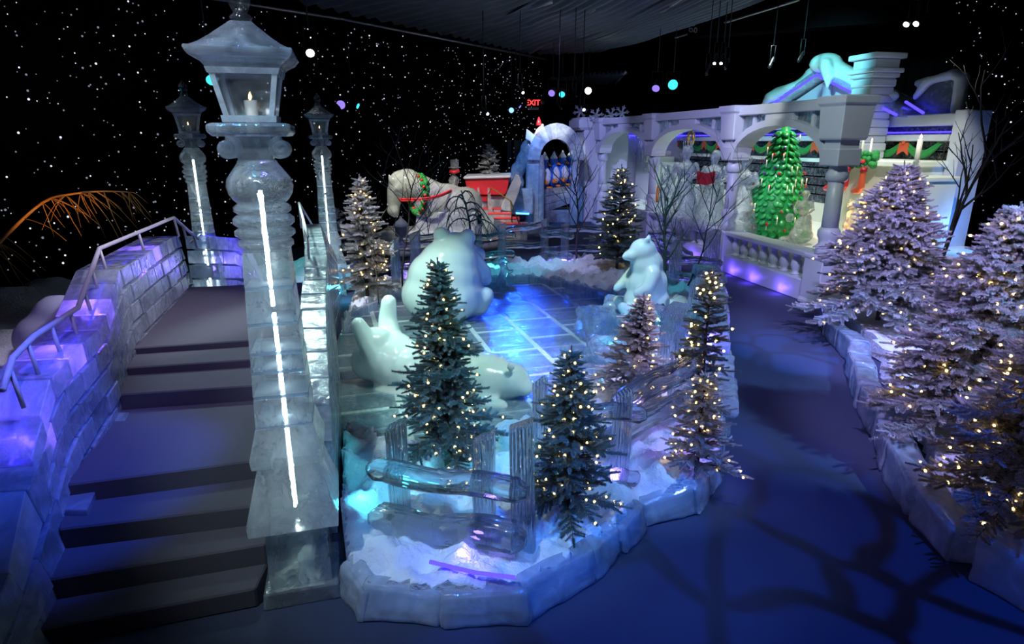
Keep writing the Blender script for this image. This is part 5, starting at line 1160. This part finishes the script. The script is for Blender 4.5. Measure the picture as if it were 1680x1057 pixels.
slab([(776, 322), (826, 322), (836, 352), (776, 352)], 20.8, 21.9, 'horse_ice', 'undercarriage', sl)
st = empty('sleigh_steps', WY(810, 360, 20), 'purple lit ice steps with red treads beside the sleigh', 'steps')
for k, (x0, x1, y) in enumerate(((790, 822, 344), (800, 840, 352), (810, 852, 360), (822, 866, 369))):
    A0 = WY(x0, y, 20.4-.45*k); B0 = WY(x1, y, 20.4-.45*k); w_ = B0-A0; mb = MB(); mb.hexa([V((A0.x, A0.y, 0)), V((B0.x, A0.y, 0)), V((B0.x, A0.y+.5, 0)), V((A0.x, A0.y+.5, 0)), A0, B0, B0+V((0, .5, 0)), A0+V((0, .5, 0))], .5); mb.build('ice_step', 'curb_ice', st, bevel=.02)
    mb = MB(); mb.box((A0+B0)/2+V((0, .22, .02)), (w_.x+.02, .46, .03)); mb.build('red_tread', 'red', st)
MB().tube([WY(802, 318, 19.8), WY(806, 308, 19.8), WY(838, 330, 18.8), WY(852, 368, 18.8)], .02, 6).build('handrail', 'gold', st); MB().tube([WY(838, 330, 18.8), WY(840, 365, 18.8)], .02, 6).build('rail_post', 'gold', st)
for px in (783, 800): slab([(px, 308), (px+3, 308), (px+9, 350), (px, 350)], 20.3, 20.5, 'figure_ice', 'ice_spindle', sl, 0)

# ------------------------------------------------------------------ penguin arch
pa = empty('ice_archway', V((1.3, 22.4, 0)), 'carved ice archway with thick blue column beside the pier', 'archway')
for px, w_, nm in ((872, .22, 'left_column'), (884, .2, 'left_column')):
    p = V((WY(px, 300, 22.4).x, 22.4, 0)); MB().lathe([(0, w_*1.2), (.2, w_*1.2), (.25, w_), (2.35, w_*.95), (2.5, w_*1.2)], tuple(p), 10).build('arch_column', 'curb_ice', pa)
a0 = WY(937, 262, 22.4); mb = MB(); cxp = WY(911, 262, 22.4); rad = (a0.x-cxp.x); n = 14
for k in range(n):
    t0, t1 = PI*k/n, PI*(k+1)/n; q = []
    for yy in (-.35, .35):
        for tt, rr_ in ((t0, rad), (t0, rad+.42), (t1, rad+.42), (t1, rad)): q.append(cxp+V((math.cos(tt)*rr_, yy, math.sin(tt)*rr_*1.25)))
    mb.hexa([q[0], q[1], q[2], q[3], q[4], q[5], q[6], q[7]])
mb.build('arch_ring', 'curb_ice', pa)
x0 = cxp.x-rad-.42; mb = MB(); mb.box((x0+.2, 22.4, 1.1), (.42, .5, 2.2)); mb.build('arch_jamb', 'curb_ice', pa, bevel=.03)
x1 = cxp.x+rad; MB().box((x1+.14, 22.4, 1.2), (.26, .5, 2.4)).build('arch_jamb', 'curb_ice', pa, bevel=.03)
mb = MB(); 
for px, py, r in ((870, 245, .38), (860, 262, .3), (850, 278, .28), (842, 292, .22), (850, 300, .25), (880, 232, .3), (930, 222, .3), (905, 216, .26)): mb.ball(WY(px, py, 22.5), (r, r*.7, r), 12, 8)
remesh(mb.build('rugged_snow', 'curb_ice', pa), .06, 2)
pw = empty('ice_ramp_wall', V((1.7, 23.6, 0)), 'textured ice block wall under the penguins', 'ice wall')
A0 = WY(876, 330, 23.4); B0 = WY(940, 306, 23.9)
brick_wall([V((A0.x, 23.4, .25)), V((B0.x+.3, 23.9, .8))], [V((A0.x, 23.4, HZ(23.4, 312))), V((B0.x+.3, 23.9, HZ(23.9, 302)))], (0, .9, 0), 3, .5, pw, 'curb_ice'); MB().box((1.4, 24, .2), (1.6, .9, .5)).build('lower_block', 'curb_ice', pw, bevel=.05)
bb = empty('blue_lit_ice_base', WY(856, 345, 22), 'blue glowing ice block at the foot of the archway', 'ice blocks')
MB().box(WY(857, 330, 22.0), (.75, .5, .9)).build('ice_block', 'curb_ice', bb, bevel=.04); MB().tube([WY(846, 350, 21.7), WY(868, 351, 21.7)], .03, 6).build('light_strip', 'led_blue', bb)
def penguin(px, py, s, label, Y=23.9):
    p = WY(px, py, Y); t = empty('painted_penguin', p, label, 'penguin', 'penguins in the archway'); X = lambda x, y, z: p+V((x*s, y*s, z*s))
    mb = MB(); mb.ball(X(0, 0, .42), (.27, .26, .42), 16, 12); mb.ball(X(.0, 0, .95), (.17, .16, .19), 14, 10); limb(mb, [X(-.3, -.05, .6), X(-.4, -.1, .3)], [.09, .05]); remesh(mb.build('body', 'pblue', t), .035, 2)
    MB().ball(X(.08, -.12, .44), (.17, .19, .32), 14, 10).build('white_belly', 'pwhite', t)
    MB().lathe([(0, .15*s), (.05*s, .16*s), (.16*s, .08*s), (.3*s, .02*s)], tuple(X(0, 0, 1.08)), 12).build('white_hat', 'pwhite', t)
    b = MB(); b.tube([X(.14, -.12, .92), X(.26, -.18, .86)], [.07*s, .02*s], 7); b.build('beak', 'orange', t)
    MB().ball(X(.02, -.34, .22), (.11*s, .07*s, .1*s)).build('foot', 'orange', t); MB().ball(X(.2, -.25, .02), (.14*s, .12*s, .05*s)).build('foot', 'orange', t)
penguin(893, 308, .95, 'leftmost blue and white painted penguin in the archway'); penguin(908, 305, .92, 'second blue and white painted penguin from the left', 24.0); penguin(922, 303, .92, 'third blue and white painted penguin from the left', 24.1); penguin(936, 300, .92, 'rightmost painted penguin half hidden behind the arch jamb', 24.3)
# flag figure on the arch
ff = empty('painted_elf', WY(884, 240, 22.5), 'small red and white elf figure holding a white star sign on the archway', 'elf figure')
mb = MB(); X = lambda px, py, y=22.4: WY(px, py, y)
limb(mb, [X(884, 216), X(880, 228), X(878, 240)], [.12, .13, .10], 10); limb(mb, [X(886, 212), X(890, 206)], [.09, .06]); remesh(mb.build('body', 'pwhite', ff), .03, 2)
MB().lathe([(0, .11), (.12, .08), (.28, .02)], tuple(X(884, 206)), 10).build('red_hat', 'red', ff); MB().ball(X(883, 222, 22.25), (.1, .06, .08)).build('red_coat', 'orange_red', ff)
slab([(864, 211), (880, 224), (888, 228), (884, 240), (874, 246), (870, 232), (862, 228)], 22.1, 22.18, 'pwhite', 'white_star_sign', ff)
mb = MB()
for px in (650, 660, 672): mb.ball(WY(px, 232, 27), .01)
# far bear cub silhouettes / grey drape behind the sleigh
tag(wall('grey_drape', WY(815, 220, 26)*1, WY(870, 220, 27)*1, .5, 3.0, 'tent', amp=.08), 'dim grey gathered drape behind the sleigh', 'drape')
# frosted lantern sculpture left of the horse
lf = empty('ice_birdhouse', W(657, 418, 0), 'small white domed ice lantern below the horse head', 'ice figure')
p = V((WY(657, 350, 16.5).x, 16.5, 0)); MB().lathe([(0, .2), (.08, .2), (.1, .07), (.5, .07), (.53, .17), (.78, .17), (.8, .22), (.92, .13), (1.0, .04), (1.06, .02)], tuple(p), 18).build('dome_lantern', 'milky_ice', lf)
